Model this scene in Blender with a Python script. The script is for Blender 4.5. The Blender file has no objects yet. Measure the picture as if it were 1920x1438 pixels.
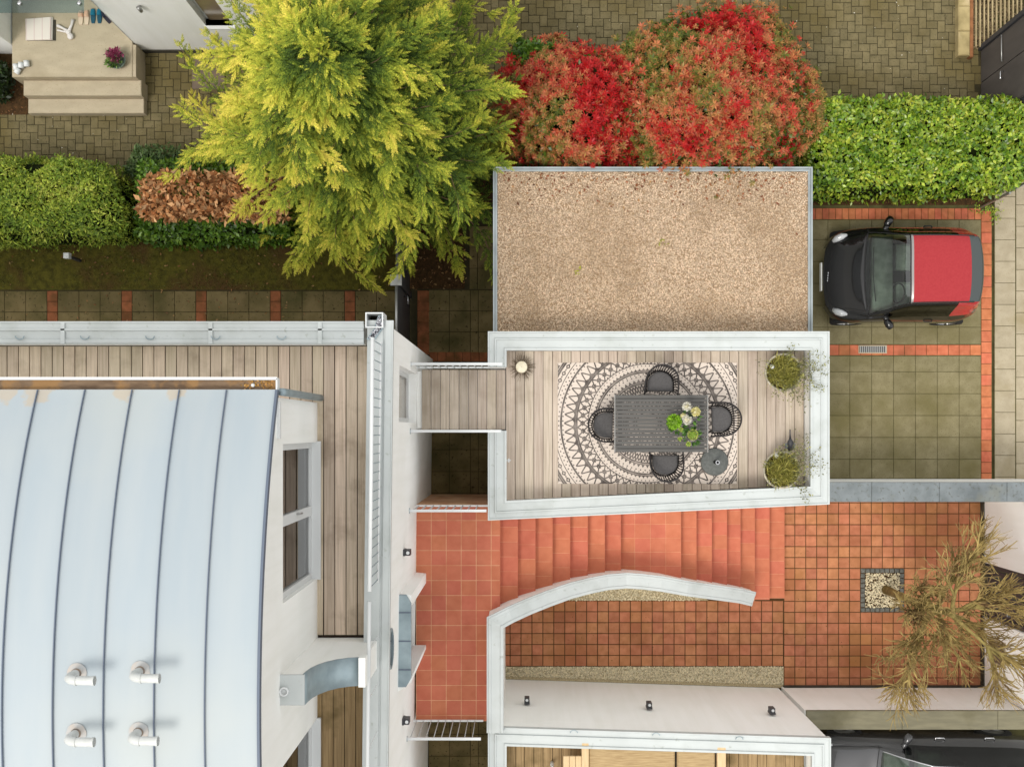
import bpy, math, random
import numpy as np
from mathutils import Vector, Matrix
random.seed(7); RNG = np.random.default_rng(11)
SC = bpy.context.scene; COL = SC.collection
R = math.radians
# ------------------------------------------------------------------ camera, sky, sun, exposure
HC, FP, CX, CY = 20.0, 2050.0, 980.0, 805.0      # camera height (m), focal length (px of a 1920 wide frame), foot point of the camera
cam = bpy.data.cameras.new('camera'); camo = bpy.data.objects.new('camera', cam); COL.objects.link(camo)
camo.location = (0, 0, HC); camo.rotation_euler = (0, 0, 0)
cam.sensor_width = 36.0; cam.lens = 36.0 * FP / 1920.0; cam.clip_end = 2000
cam.shift_x = (960 - CX) / 1920.0; cam.shift_y = (CY - 719) / 1920.0
SC.camera = camo
SUN_EL, SUN_AZ = 60.0, 222.0                     # veiled sun in the south-west (picture lower left)
world = bpy.data.worlds.new('World'); SC.world = world; world.use_nodes = True
wn = world.node_tree.nodes; wl = world.node_tree.links
sky = wn.new('ShaderNodeTexSky'); sky.sky_type = 'NISHITA'; sky.sun_disc = False
sky.sun_elevation = R(SUN_EL); sky.sun_rotation = R(SUN_AZ); sky.dust_density = 4.0; sky.air_density = 1.0; sky.ozone_density = 1.0
hs = wn.new('ShaderNodeHueSaturation'); hs.inputs['Saturation'].default_value = 0.22
cloud = wn.new('ShaderNodeMix'); cloud.data_type = 'RGBA'; cloud.inputs[0].default_value = 0.8      # a closed, even cloud cover over the clear sky
cloud.inputs[7].default_value = (4.5, 4.5, 4.4, 1)
wl.new(sky.outputs[0], hs.inputs['Color']); wl.new(hs.outputs[0], cloud.inputs[6]); wl.new(cloud.outputs[2], wn['Background'].inputs['Color'])
wn['Background'].inputs['Strength'].default_value = 0.15
sun = bpy.data.lights.new('sun', 'SUN'); suno = bpy.data.objects.new('sun', sun); COL.objects.link(suno)
sun.energy = 0.85; sun.angle = R(18); sun.color = (1.0, 0.95, 0.87)
az, el = R(SUN_AZ), R(SUN_EL)
sd = Vector((math.sin(az) * math.cos(el), math.cos(az) * math.cos(el), math.sin(el)))
suno.rotation_euler = sd.to_track_quat('Z', 'Y').to_euler(); suno.location = sd * 40
vs = SC.view_settings; vs.view_transform = 'Standard'; vs.look = 'None'; vs.gamma = 1.0; vs.exposure = 1.04; vs.use_curve_mapping = False

# ------------------------------------------------------------------ helpers
def sc(h): return FP / (HC - h)
def W(px, py, h=0.0):
    s = sc(h); return ((px - CX) / s, (CY - py) / s)
def W3(px, py, h=0.0):
    a = W(px, py, h); return (a[0], a[1], h)
K = 0.86
def L8(c, k=K):
    return tuple(k * ((v / 255 / 12.92) if v <= 10 else ((v / 255 + 0.055) / 1.055) ** 2.4) for v in c)
class MB:
    def __init__(s): s.v = []; s.f = []; s.mi = []
    def add(s, vs, fs, m=0):
        o = len(s.v); s.v += [tuple(p) for p in vs]
        for f in fs: s.f.append(tuple(i + o for i in f)); s.mi.append(m)
        return s
    def box(s, x0, x1, y0, y1, z0, z1, ch=0.0, m=0):
        if x0 > x1: x0, x1 = x1, x0
        if y0 > y1: y0, y1 = y1, y0
        return s.prism([(x0, y0), (x1, y0), (x1, y1), (x0, y1)], z0, z1, ch, m)
    def prism(s, poly, z0, z1, ch=0.0, m=0):
        n = len(poly)
        a = sum(poly[i][0] * poly[(i + 1) % n][1] - poly[(i + 1) % n][0] * poly[i][1] for i in range(n))
        if a < 0: poly = poly[::-1]
        rings = [[(x, y, z0) for x, y in poly], [(x, y, z1 - ch) for x, y in poly]]
        if ch > 0:
            q = []
            for i in range(n):
                p0, p1, p2 = Vector(poly[i - 1]), Vector(poly[i]), Vector(poly[(i + 1) % n])
                d0 = (p1 - p0).normalized(); d1 = (p2 - p1).normalized()
                n0 = Vector((-d0.y, d0.x)); n1 = Vector((-d1.y, d1.x)); b = n0 + n1
                k = ch / max(0.3, 0.5 * b.length_squared)
                q.append((p1.x + b.x * k, p1.y + b.y * k, z1))
            rings.append(q)
        vs = [p for r in rings for p in r]; fs = [tuple(range(n - 1, -1, -1))]
        for k in range(len(rings) - 1):
            for i in range(n):
                j = (i + 1) % n; fs.append((k * n + i, k * n + j, (k + 1) * n + j, (k + 1) * n + i))
        fs.append(tuple(range((len(rings) - 1) * n, len(rings) * n)))
        return s.add(vs, fs, m)
    def tube(s, path, r, n=8, m=0, caps=True):
        P = [Vector(p) for p in path]; rr = r if isinstance(r, (list, tuple)) else [r] * len(P)
        t0 = (P[1] - P[0]).normalized(); u = t0.orthogonal().normalized(); vs = []
        for i, p in enumerate(P):
            t = ((P[min(i + 1, len(P) - 1)] - P[max(i - 1, 0)])).normalized()
            u = (u - t * u.dot(t)).normalized(); w = t.cross(u)
            for k in range(n):
                a = 2 * math.pi * k / n; vs.append(p + (u * math.cos(a) + w * math.sin(a)) * rr[i])
        fs = []
        for i in range(len(P) - 1):
            for k in range(n):
                j = (k + 1) % n; fs.append((i * n + k, i * n + j, (i + 1) * n + j, (i + 1) * n + k))
        if caps: fs.append(tuple(range(n - 1, -1, -1))); fs.append(tuple((len(P) - 1) * n + k for k in range(n)))
        return s.add(vs, fs, m)
    def lathe(s, prof, c=(0, 0, 0), n=24, m=0, cap=True):
        vs = []; fs = []
        for r, z in prof:
            for k in range(n):
                a = 2 * math.pi * k / n; vs.append((c[0] + r * math.cos(a), c[1] + r * math.sin(a), c[2] + z))
        for i in range(len(prof) - 1):
            for k in range(n):
                j = (k + 1) % n; fs.append((i * n + k, i * n + j, (i + 1) * n + j, (i + 1) * n + k))
        if cap: fs.append(tuple(range(n - 1, -1, -1))); fs.append(tuple((len(prof) - 1) * n + k for k in range(n)))
        return s.add(vs, fs, m)
    def sweep(s, path, prof, closed=False, absz=None, m=0):
        # path: (x,y,z) points; prof: closed loop of (offset to the left, z above path); absz: profile indices pinned to that z
        n = len(path); k = len(prof); vs = []
        for i in range(n):
            p = Vector(path[i][:2])
            a = Vector(path[i - 1][:2]) if (closed or i > 0) else None
            b = Vector(path[(i + 1) % n][:2]) if (closed or i < n - 1) else None
            d0 = (p - a).normalized() if a is not None else None; d1 = (b - p).normalized() if b is not None else None
            if d0 is None: d0 = d1
            if d1 is None: d1 = d0
            n0 = Vector((-d0.y, d0.x)); n1 = Vector((-d1.y, d1.x)); bb = n0 + n1; bb = bb * (2 / max(0.35, bb.length_squared)) if bb.length > 1e-6 else n0
            for q, (o, z) in enumerate(prof):
                zz = absz[q] if absz and q in absz else path[i][2] + z
                vs.append((p.x + bb.x * o, p.y + bb.y * o, zz))
        fs = []
        for i in range(n if closed else n - 1):
            for q in range(k):
                i2 = (i + 1) % n; q2 = (q + 1) % k; fs.append((i * k + q, i2 * k + q, i2 * k + q2, i * k + q2))
        if not closed: fs.append(tuple(range(k))); fs.append(tuple((n - 1) * k + q for q in range(k - 1, -1, -1)))
        return s.add(vs, fs, m)
    def ball(s, c, r, nu=10, nv=6, sx=1, sy=1, sz=1, m=0):
        prof = [(r * math.sin(math.pi * (i + .02) / (nv + .04)), -r * math.cos(math.pi * (i + .02) / (nv + .04))) for i in range(nv + 1)]
        o = len(s.v); s.lathe(prof, (0, 0, 0), nu, m)
        for i in range(o, len(s.v)):
            x, y, z = s.v[i]; s.v[i] = (c[0] + x * sx, c[1] + y * sy, c[2] + z * sz)
        return s
    def mesh(s, name, smooth=False):
        me = bpy.data.meshes.new(name); me.from_pydata(s.v, [], s.f); me.validate()
        if smooth: me.polygons.foreach_set('use_smooth', [True] * len(me.polygons))
        return me
    def build(s, name, mat, parent=None, smooth=False, inv=True, **kw):
        me = s.mesh(name, smooth)
        mats = mat if isinstance(mat, (list, tuple)) else [mat]
        for mm in mats: me.materials.append(mm)
        if len(mats) > 1 and len(me.polygons) == len(s.mi): me.polygons.foreach_set('material_index', s.mi)
        return link(name, me, parent, inv, **kw)
def link(name, me, parent=None, inv=True, label=None, cat=None, group=None, kind=None, loc=None, rz=0):
    o = bpy.data.objects.new(name, me); COL.objects.link(o)
    if parent is not None:
        o.parent = parent
        if inv and parent.type == 'EMPTY': o.matrix_parent_inverse = Matrix.Translation(-parent.location)
    if loc is not None: o.location = loc
    if rz: o.rotation_euler = (0, 0, rz)
    return tag(o, label, cat, group, kind)
def tag(o, label=None, cat=None, group=None, kind=None):
    for k, v in (('label', label), ('category', cat), ('group', group), ('kind', kind)):
        if v: o[k] = v
    return o
def thing(name, label, cat, loc=(0, 0, 0), rz=0, group=None):
    o = bpy.data.objects.new(name, None); COL.objects.link(o); o.location = loc; o.rotation_euler = (0, 0, rz); o.empty_display_size = .2
    return tag(o, label, cat, group)
def copy_tree(o, parent=None):
    c = o.copy(); COL.objects.link(c); c.parent = parent
    for ch in list(o.children): copy_tree(ch, c)
    return c
_pm = {}
def slab(w, d, t=.03, ch=.004, mat=None):
    key = (round(w, 3), round(d, 3), t, ch, mat.name)
    if key not in _pm:
        me = MB().box(-w / 2, w / 2, -d / 2, d / 2, -t, 0, ch).mesh('slab'); me.materials.append(mat); _pm[key] = me
    return _pm[key]
def piece(name, parent, cx, cy, z, w, d, mat, t=.03, ch=.004, jz=.002, ja=.004):
    o = link(name, slab(w, d, t, ch, mat), parent)
    o.location = (cx, cy, z + random.uniform(-jz, jz)); o.rotation_euler = (random.uniform(-1, 1) * jz * 1.5, random.uniform(-1, 1) * jz * 1.5, random.uniform(-ja, ja))
    return o

# ------------------------------------------------------------------ materials
class Nd:
    """thin wrapper to write node maths"""
    def __init__(s, nt, sock): s.nt = nt; s.k = sock
    def _m(s, op, b=None, c=None):
        n = s.nt.nodes.new('ShaderNodeMath'); n.operation = op; s.nt.links.new(s.k, n.inputs[0])
        for i, q in ((1, b), (2, c)):
            if q is None: continue
            if isinstance(q, Nd): s.nt.links.new(q.k, n.inputs[i])
            else: n.inputs[i].default_value = q
        return Nd(s.nt, n.outputs[0])
    def __add__(s, b): return s._m('ADD', b)
    def __sub__(s, b): return s._m('SUBTRACT', b)
    def __mul__(s, b): return s._m('MULTIPLY', b)
    def __truediv__(s, b): return s._m('DIVIDE', b)
    def abs(s): return s._m('ABSOLUTE')
    def frac(s): return s._m('FRACT')
    def lt(s, b): return s._m('LESS_THAN', b)
    def gt(s, b): return s._m('GREATER_THAN', b)
    def max(s, b): return s._m('MAXIMUM', b)
    def min(s, b): return s._m('MINIMUM', b)
    def sqrt(s): return s._m('SQRT')
    def clamp(s):
        r = s._m('ADD', 0.0); r.k.node.use_clamp = True; return r
def new_mat(name):
    m = bpy.data.materials.new(name); m.use_nodes = True; return m, m.node_tree, m.node_tree.nodes['Principled BSDF']
def mix(nt, fac, a, b):
    n = nt.nodes.new('ShaderNodeMix'); n.data_type = 'RGBA'
    for i, q in ((0, fac), (6, a), (7, b)):
        if isinstance(q, Nd): q = q.k
        if isinstance(q, bpy.types.NodeSocket): nt.links.new(q, n.inputs[i])
        elif i == 0: n.inputs[0].default_value = q
        else: n.inputs[i].default_value = (*q[:3], 1)
    return n.outputs[2]
def pos(nt, scale=(1, 1, 1), loc=(0, 0, 0), src='Position'):
    if src == 'Position': o = nt.nodes.new('ShaderNodeNewGeometry').outputs['Position']
    else: o = nt.nodes.new('ShaderNodeTexCoord').outputs[src]
    m = nt.nodes.new('ShaderNodeMapping'); nt.links.new(o, m.inputs[0]); m.inputs['Scale'].default_value = scale; m.inputs['Location'].default_value = loc
    return m.outputs[0]
def noise(nt, vec, scale, detail=4, rough=.55, dist=0):
    n = nt.nodes.new('ShaderNodeTexNoise'); nt.links.new(vec, n.inputs['Vector']); n.inputs['Scale'].default_value = scale
    n.inputs['Detail'].default_value = detail; n.inputs['Roughness'].default_value = rough; n.inputs['Distortion'].default_value = dist
    return Nd(nt, n.outputs['Fac'])
def ramp(nt, x, a, b):
    n = nt.nodes.new('ShaderNodeMapRange'); nt.links.new(x.k, n.inputs[0]); n.inputs[1].default_value = a; n.inputs[2].default_value = b; return Nd(nt, n.outputs[0])
def mat(name, c, c2=None, scale=5.0, lo=.38, hi=.66, stretch=(1, 1, 1), rough=.7, metal=0.0, bump=0.0, bscale=80.0, obj=0.0, isl=0.0,
        c3=None, s3=1.2, lo3=.52, hi3=.7, f3=1.0, objhue=0.0, spec=.4, coat=0.0, src='Position', detail=5, c4=None, s4=30, lo4=.6, hi4=.68, trans=0.0, k=K):
    m, nt, b = new_mat(name); col = L8(c, k)
    v = pos(nt, stretch, src=src)
    rnd = None
    if obj or objhue: rnd = Nd(nt, nt.nodes.new('ShaderNodeObjectInfo').outputs['Random'])
    if c2:
        col = mix(nt, ramp(nt, noise(nt, v, scale, detail), lo, hi), col, L8(c2, k))
    if c3: col = mix(nt, ramp(nt, noise(nt, pos(nt, (1, 1, 1), (3.1, 7.7, 0), src), s3, 4), lo3, hi3) * f3, col, L8(c3, k))
    if c4: col = mix(nt, ramp(nt, noise(nt, pos(nt, (1, 1, 1), (9.1, 2.7, 0), src), s4, 2), lo4, hi4), col, L8(c4, k))
    if obj or isl or objhue:
        h = nt.nodes.new('ShaderNodeHueSaturation')
        if isinstance(col, bpy.types.NodeSocket): nt.links.new(col, h.inputs['Color'])
        else: h.inputs['Color'].default_value = (*col, 1)
        if isl:
            r2 = Nd(nt, nt.nodes.new('ShaderNodeNewGeometry').outputs['Random Per Island']); nt.links.new((r2 * (2 * isl) + (1 - isl)).k, h.inputs['Value'])
        elif obj: nt.links.new((rnd * (2 * obj) + (1 - obj)).k, h.inputs['Value'])
        if objhue: nt.links.new(((rnd * 7.31).frac() * (2 * objhue) + (.5 - objhue)).k, h.inputs['Hue'])
        col = h.outputs[0]
    if isinstance(col, bpy.types.NodeSocket): nt.links.new(col, b.inputs['Base Color'])
    else: b.inputs['Base Color'].default_value = (*col, 1)
    b.inputs['Roughness'].default_value = rough; b.inputs['Metallic'].default_value = metal; b.inputs['Specular IOR Level'].default_value = spec
    b.inputs['Coat Weight'].default_value = coat
    if trans: b.inputs['Subsurface Weight'].default_value = 0.0
    if bump:
        bp = nt.nodes.new('ShaderNodeBump'); bp.inputs['Strength'].default_value = bump; bp.inputs['Distance'].default_value = .01
        nt.links.new(noise(nt, v, bscale, 4).k, bp.inputs['Height']); nt.links.new(bp.outputs[0], b.inputs['Normal'])
    return m
def leaf_mat(name, cols, nscale=3.0, jitter=.5, rough=.45, attr=None, spec=.4, vary=.3, k=K):
    """cols: list of colours; chosen by world noise + random per leaf (or by an attribute)"""
    m, nt, b = new_mat(name)
    isl = Nd(nt, nt.nodes.new('ShaderNodeNewGeometry').outputs['Random Per Island'])
    if attr:
        a = nt.nodes.new('ShaderNodeAttribute'); a.attribute_name = attr; f = Nd(nt, a.outputs['Fac']) + (isl - .5) * jitter
    else: f = ramp(nt, noise(nt, pos(nt), nscale, 2), .32, .68) * (1 - jitter) + isl * jitter
    cr = nt.nodes.new('ShaderNodeValToRGB'); nt.links.new(f.clamp().k, cr.inputs[0]); e = cr.color_ramp.elements
    e[0].position = 0; e[0].color = (*L8(cols[0], k), 1); e[1].position = 1; e[1].color = (*L8(cols[-1], k), 1)
    for i in range(1, len(cols) - 1):
        x = e.new(i / (len(cols) - 1)); x.color = (*L8(cols[i], k), 1)
    h = nt.nodes.new('ShaderNodeHueSaturation'); nt.links.new(cr.outputs[0], h.inputs['Color'])
    nt.links.new(((isl * 13.7).frac() * (2 * vary) + (1 - vary)).k, h.inputs['Value'])
    nt.links.new(h.outputs[0], b.inputs['Base Color']); b.inputs['Roughness'].default_value = rough; b.inputs['Specular IOR Level'].default_value = spec
    tr = nt.nodes.new('ShaderNodeBsdfTranslucent'); nt.links.new(h.outputs[0], tr.inputs[0])
    mx = nt.nodes.new('ShaderNodeMixShader'); mx.inputs[0].default_value = .22; nt.links.new(b.outputs[0], mx.inputs[1]); nt.links.new(tr.outputs[0], mx.inputs[2])
    nt.links.new(mx.outputs[0], nt.nodes['Material Output'].inputs[0])
    return m
def glass_mat(name, tint, refl=.9, ior=1.5):
    m, nt, b = new_mat(name); nt.nodes.remove(b)
    t = nt.nodes.new('ShaderNodeBsdfTransparent'); t.inputs[0].default_value = (*tint, 1)
    g = nt.nodes.new('ShaderNodeBsdfGlossy'); g.inputs['Roughness'].default_value = .02; g.inputs[0].default_value = (refl, refl, refl, 1)
    f = nt.nodes.new('ShaderNodeFresnel'); f.inputs[0].default_value = ior
    mx = nt.nodes.new('ShaderNodeMixShader'); nt.links.new(f.outputs[0], mx.inputs[0]); nt.links.new(t.outputs[0], mx.inputs[1]); nt.links.new(g.outputs[0], mx.inputs[2])
    nt.links.new(mx.outputs[0], nt.nodes['Material Output'].inputs[0]); return m

M = {}
M['earth'] = mat('earth', (70, 58, 36), (52, 44, 26), 3, bump=.5, bscale=30, rough=.95)
M['white'] = mat('white_render', (246, 246, 243), (238, 238, 233), 1.3, lo=.42, hi=.78, stretch=(5, 5, .4), c3=(232, 232, 226), s3=.7, lo3=.5, hi3=.85, f3=.7, k=.96, rough=.85, bump=.12, bscale=160, spec=.2)
M['coping'] = mat('painted_coping', (199, 204, 203), (192, 197, 196), 2.2, c3=(178, 183, 179), s3=2.4, lo3=.52, hi3=.75, f3=.7, c4=(168, 173, 166), s4=11, lo4=.66, hi4=.78, rough=.5, spec=.35)
M['zinc'] = mat('zinc_sheet', (174, 185, 193), (184, 192, 197), 1.2, stretch=(3.2, .35, 1), c3=(192, 196, 194), s3=.35, lo3=.45, hi3=.7, rough=.5, obj=.015, spec=.3)
M['seam'] = mat('zinc_seam', (98, 108, 124), rough=.6)
M['zincdark'] = mat('weathered_zinc', (160, 176, 182), (132, 148, 155), 3.0, rough=.5, metal=.2)
M['deck'] = mat('bleached_deck', (206, 191, 175), (180, 164, 148), 1.0, stretch=(38, 1.3, 1), rough=.85, obj=.14, objhue=.008, c3=(158, 142, 124), s3=1.6, lo3=.5, hi3=.74, f3=.7, bump=.3, bscale=3, spec=.25)
M['deck2'] = mat('upper_deck', (217, 199, 177), (193, 175, 153), 1.0, stretch=(38, 1.3, 1), rough=.85, obj=.15, objhue=.012, c3=(140, 122, 102), s3=2.6, lo3=.52, hi3=.76, f3=.6, bump=.3, bscale=3, spec=.25)
M['deck3'] = mat('damp_deck', (168, 142, 104), (138, 114, 80), 1.0, stretch=(38, 1.3, 1), rough=.8, obj=.08, c3=(112, 94, 60), s3=1.9, bump=.3, bscale=3, spec=.25)
M['dark_gap'] = mat('deck_joist', (52, 42, 32), rough=.95)
M['terra'] = mat('terracotta_tile', (204, 120, 91), (195, 110, 82), 6, rough=.75, obj=.05, objhue=.006, c3=(184, 104, 77), s3=1.4, f3=.5, spec=.3)
M['grout'] = mat('pale_grout', (232, 186, 146), (206, 146, 108), 3, rough=.9)
M['court'] = mat('courtyard_tile', (196, 130, 94), (176, 113, 79), 7, rough=.8, obj=.11, objhue=.008, c3=(158, 102, 62), s3=.9, lo3=.45, hi3=.72, c4=(120, 84, 48), s4=24, lo4=.66, hi4=.76, bump=.15, spec=.25)
M['moss'] = mat('mossy_joint', (94, 64, 34), (74, 56, 26), 5, rough=.95)
M['slab'] = mat('concrete_slab', (140, 131, 99), (124, 115, 84), 5, rough=.85, obj=.06, c3=(112, 104, 68), s3=1.3, lo3=.42, hi3=.7, c4=(104, 96, 66), s4=40, lo4=.58, hi4=.72, bump=.2, spec=.25)
M['slabjoint'] = mat('slab_joint', (92, 88, 50), (74, 68, 38), 6, rough=.95)
M['walk'] = mat('sidewalk_slab', (178, 166, 142), (164, 152, 128), 5, rough=.85, obj=.05, c3=(156, 143, 112), s3=1.1, c4=(150, 138, 110), s4=36, lo4=.6, hi4=.75, bump=.2, spec=.25)
M['brick'] = mat('border_brick', (206, 122, 86), (186, 104, 70), 8, rough=.8, obj=.09, objhue=.008, c3=(160, 98, 64), s3=1.7, bump=.2, spec=.25)
M['gpath'] = mat('garden_slab', (130, 114, 78), (112, 99, 64), 4, rough=.9, obj=.10, c3=(78, 74, 40), s3=1.2, lo3=.45, hi3=.7, c4=(66, 56, 34), s4=18, lo4=.6, hi4=.72, spec=.2, bump=.3)
M['gbrick'] = mat('mossy_brick', (158, 96, 62), (130, 80, 48), 7, rough=.85, obj=.12, c3=(104, 72, 38), s3=2.6, spec=.25)
M['block'] = mat('paving_block', (122, 111, 80), (106, 97, 68), 6, rough=.9, obj=.13, c3=(100, 88, 52), s3=.8, lo3=.45, hi3=.7, c4=(88, 80, 56), s4=30, lo4=.58, hi4=.7, bump=.3, spec=.25)
M['blockjoint'] = mat('block_joint', (64, 56, 32), (50, 45, 24), 6, rough=.95)
M['lawn'] = mat('mossy_ground', (100, 94, 36), (70, 66, 26), 9, rough=.95, c3=(88, 66, 38), s3=1.1, lo3=.5, hi3=.66, bump=.9, bscale=26, spec=.15)
M['soil'] = mat('leaf_soil', (82, 60, 36), (58, 43, 26), 14, rough=.95, c4=(128, 88, 56), s4=30, lo4=.62, hi4=.7, bump=.9, bscale=30, spec=.15)
M['anth'] = mat('anthracite_metal', (66, 66, 70), (60, 60, 64), 3, rough=.5, spec=.4)
M['anthwood'] = mat('anthracite_board', (92, 86, 82), (80, 75, 72), 4, stretch=(1, 1, .3), rough=.65, spec=.3)
M['steel'] = mat('brushed_steel', (168, 168, 166), rough=.35, metal=.7)
M['greycap'] = mat('slate_coping', (124, 131, 134), (108, 115, 117), 5, rough=.6, c3=(136, 136, 120), s3=1.3, c4=(100, 104, 100), s4=16, lo4=.58, hi4=.7, obj=.03)
M['olivecap'] = mat('stained_coping', (124, 118, 94), (108, 103, 82), 4, stretch=(.6, 3, 1), rough=.7, c3=(98, 92, 66), s3=1.4, obj=.03)
M['trim'] = mat('roof_edge_trim', (172, 180, 182), (150, 158, 160), 3, rough=.45, metal=.3)
M['plinth'] = mat('dark_plinth', (70, 66, 56), (54, 50, 40), 4, rough=.9)
M['concrete'] = mat('porch_concrete', (192, 178, 152), (180, 167, 142), 2.5, stretch=(1, 2.5, 1), rough=.8, c3=(170, 156, 130), s3=1.2, c4=(168, 154, 126), s4=40, lo4=.6, hi4=.72, bump=.1)
M['black_rope'] = mat('black_rope', (38, 34, 34), rough=.7)
M['cushion'] = mat('grey_cushion', (98, 96, 96), (88, 86, 86), 40, rough=.95, spec=.2)
M['alu'] = mat('grey_aluminium', (86, 84, 81), (79, 77, 74), 8, stretch=(.5, 4, 1), rough=.5, spec=.4, obj=.03)
M['light_edge'] = mat('light_alu_edge', (150, 148, 145), rough=.4)
M['stone_dark'] = mat('umbrella_base', (106, 109, 106), (90, 93, 91), 30, rough=.7, bump=.2)
M['paint_black'] = mat('black_paint', (14, 13, 14), rough=.35, spec=.12, coat=1.0)
M['paint_black'].node_tree.nodes['Principled BSDF'].inputs['Coat IOR'].default_value = 1.5; M['paint_black'].node_tree.nodes['Principled BSDF'].inputs['Coat Roughness'].default_value = .05
M['paint_grey'] = mat('dark_grey_paint', (70, 70, 72), rough=.2, metal=.4, spec=.5, coat=.8)
M['soft_red'] = mat('red_soft_top', (164, 56, 60), (157, 50, 55), 30, rough=.9, bump=.15, bscale=260, spec=.2)
M['paint_red'] = mat('red_paint', (170, 34, 44), rough=.25, spec=.5, coat=.6)
M['plastic'] = mat('black_plastic', (26, 26, 27), rough=.6)
M['rubber'] = mat('tyre_rubber', (30, 29, 28), rough=.9)
M['chrome'] = mat('chrome', (205, 205, 208), rough=.15, metal=.9)
M['glass_car'] = glass_mat('car_glass', (.8, .9, .84), ior=1.9)
M['glass_dark'] = glass_mat('tinted_car_glass', (.07, .09, .08))
M['glass_win'] = glass_mat('window_glass', (.5, .5, .48), ior=2.3)
M['glass_canopy'] = glass_mat('canopy_glass', (.66, .76, .78))
M['lampglass'] = mat('headlight', (178, 180, 182), rough=.12, spec=.8, coat=1)
M['interior'] = mat('car_interior', (150, 156, 146), (112, 118, 110), 6, rough=.8)
M['room'] = mat('room_behind_glass', (150, 136, 116), rough=.9)
M['brownpane'] = mat('brown_reflecting_pane', (138, 122, 98), (112, 98, 78), 2, rough=.15, spec=.6)
M['curtain'] = mat('timber_inside', (150, 108, 74), (128, 92, 62), 3, stretch=(4, 4, .3), rough=.8)
M['bark'] = mat('bark', (108, 88, 62), (84, 68, 46), 9, stretch=(1, 1, .3), rough=.95, bump=.6)
M['twig'] = mat('olive_twig', (176, 154, 94), (138, 116, 68), 6, rough=.85, c3=(116, 90, 60), s3=3.0, isl=.2)
M['timber'] = mat('pale_timber', (216, 188, 146), (206, 176, 132), 3, stretch=(14, 1.2, 1), rough=.7, obj=.03)
M['mat_woven'] = mat('woven_mat', (186, 160, 118), (158, 132, 94), 1.5, stretch=(3, 46, 1), rough=.9, bump=.5, bscale=3)
M['white_paint'] = mat('white_frame', (226, 228, 228), rough=.4)
M['pebble'] = mat('cream_pebble', (240, 228, 196), (212, 196, 158), 60, rough=.8, isl=.28)
M['gravel'] = mat('roof_gravel', (228, 204, 176), (200, 174, 146), 50, rough=.9, isl=.36, c3=(184, 158, 128), s3=1.3, lo3=.46, hi3=.66, f3=.6)
M['gravelbed'] = mat('gravel_bed', (176, 148, 116), (146, 120, 92), 40, rough=.95, bump=.8, bscale=70)

# ------------------------------------------------------------------ scatter helpers (many small faces in one mesh)
def np_obj(name, V, Fc, mat, parent=None, smooth=False, attr=None, **kw):
    me = bpy.data.meshes.new(name); V = np.asarray(V, np.float32); Fc = np.asarray(Fc, np.int32); k = Fc.shape[1]
    me.vertices.add(len(V)); me.vertices.foreach_set('co', V.ravel())
    me.loops.add(Fc.size); me.loops.foreach_set('vertex_index', Fc.ravel())
    me.polygons.add(len(Fc)); me.polygons.foreach_set('loop_start', np.arange(0, Fc.size, k, dtype=np.int32))
    try: me.polygons.foreach_set('loop_total', np.full(len(Fc), k, np.int32))
    except Exception: pass
    me.update(calc_edges=True)
    if attr is not None:
        a = me.attributes.new(attr[0], 'FLOAT', 'POINT'); a.data.foreach_set('value', np.asarray(attr[1], np.float32))
    if smooth: me.polygons.foreach_set('use_smooth', [True] * len(Fc))
    me.materials.append(mat); return link(name, me, parent, **kw)
def unit(a): return a / np.maximum(np.linalg.norm(a, axis=1, keepdims=True), 1e-9)
def frames(fwd, up):
    x = unit(fwd); y = unit(np.cross(up, x)); z = np.cross(x, y); return x, y, z
def stamp(P, fwd, up, S, T, TF):
    """copies template T (k,3: x forward, y side, z up) to every point"""
    x, y, z = frames(fwd, up); S = np.asarray(S)
    if S.ndim == 1: S = np.stack([S, S, S], 1)
    T = np.asarray(T, float); TF = np.asarray(TF)
    V = P[:, None, :] + T[None, :, 0:1] * (x * S[:, 0:1])[:, None, :] + T[None, :, 1:2] * (y * S[:, 1:2])[:, None, :] + T[None, :, 2:3] * (z * S[:, 2:3])[:, None, :]
    n, k = len(P), len(T)
    return V.reshape(-1, 3), (TF[None] + (np.arange(n) * k)[:, None, None]).reshape(-1, TF.shape[1])
LEAF = ([(0, 0, 0), (.45, .28, .07), (1, 0, -.04), (.45, -.28, .07), (.5, 0, 0)], [(0, 4, 1), (1, 4, 2), (2, 4, 3), (3, 4, 0)])
BLADE = ([(0, .05, 0), (0, -.05, 0), (.6, -.04, .1), (.6, .04, .1), (1, 0, 0)], [(0, 1, 2), (0, 2, 3), (3, 2, 4)])
PEB = ([(1, 0, 0), (0, 1, .1), (-1, .1, 0), (0, -1, 0), (.1, 0, .7), (0, 0, -.7)], [(0, 1, 4), (1, 2, 4), (2, 3, 4), (3, 0, 4), (1, 0, 5), (2, 1, 5), (3, 2, 5), (0, 3, 5)])
def rdir(n, zlo=-1, zhi=1):
    a = RNG.uniform(0, 2 * np.pi, n); z = RNG.uniform(zlo, zhi, n); r = np.sqrt(np.maximum(0, 1 - z * z)); return np.stack([r * np.cos(a), r * np.sin(a), z], 1)
def fnoise(P, f, seed=0):
    g = np.random.default_rng(seed); o = np.zeros(len(P))
    for _ in range(7):
        k = g.normal(size=3); k /= np.linalg.norm(k); o += np.sin(P @ k * f * g.uniform(.6, 1.6) + g.uniform(0, 6.28))
    return o / 7 * 1.6
def inpoly(P, poly):
    x, y = P[:, 0], P[:, 1]; c = np.zeros(len(P), bool); n = len(poly)
    for i in range(n):
        (x0, y0), (x1, y1) = poly[i], poly[i - 1]
        c ^= ((y0 > y) != (y1 > y)) & (x < (x1 - x0) * (y - y0) / (y1 - y0 + 1e-12) + x0)
    return c
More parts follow.
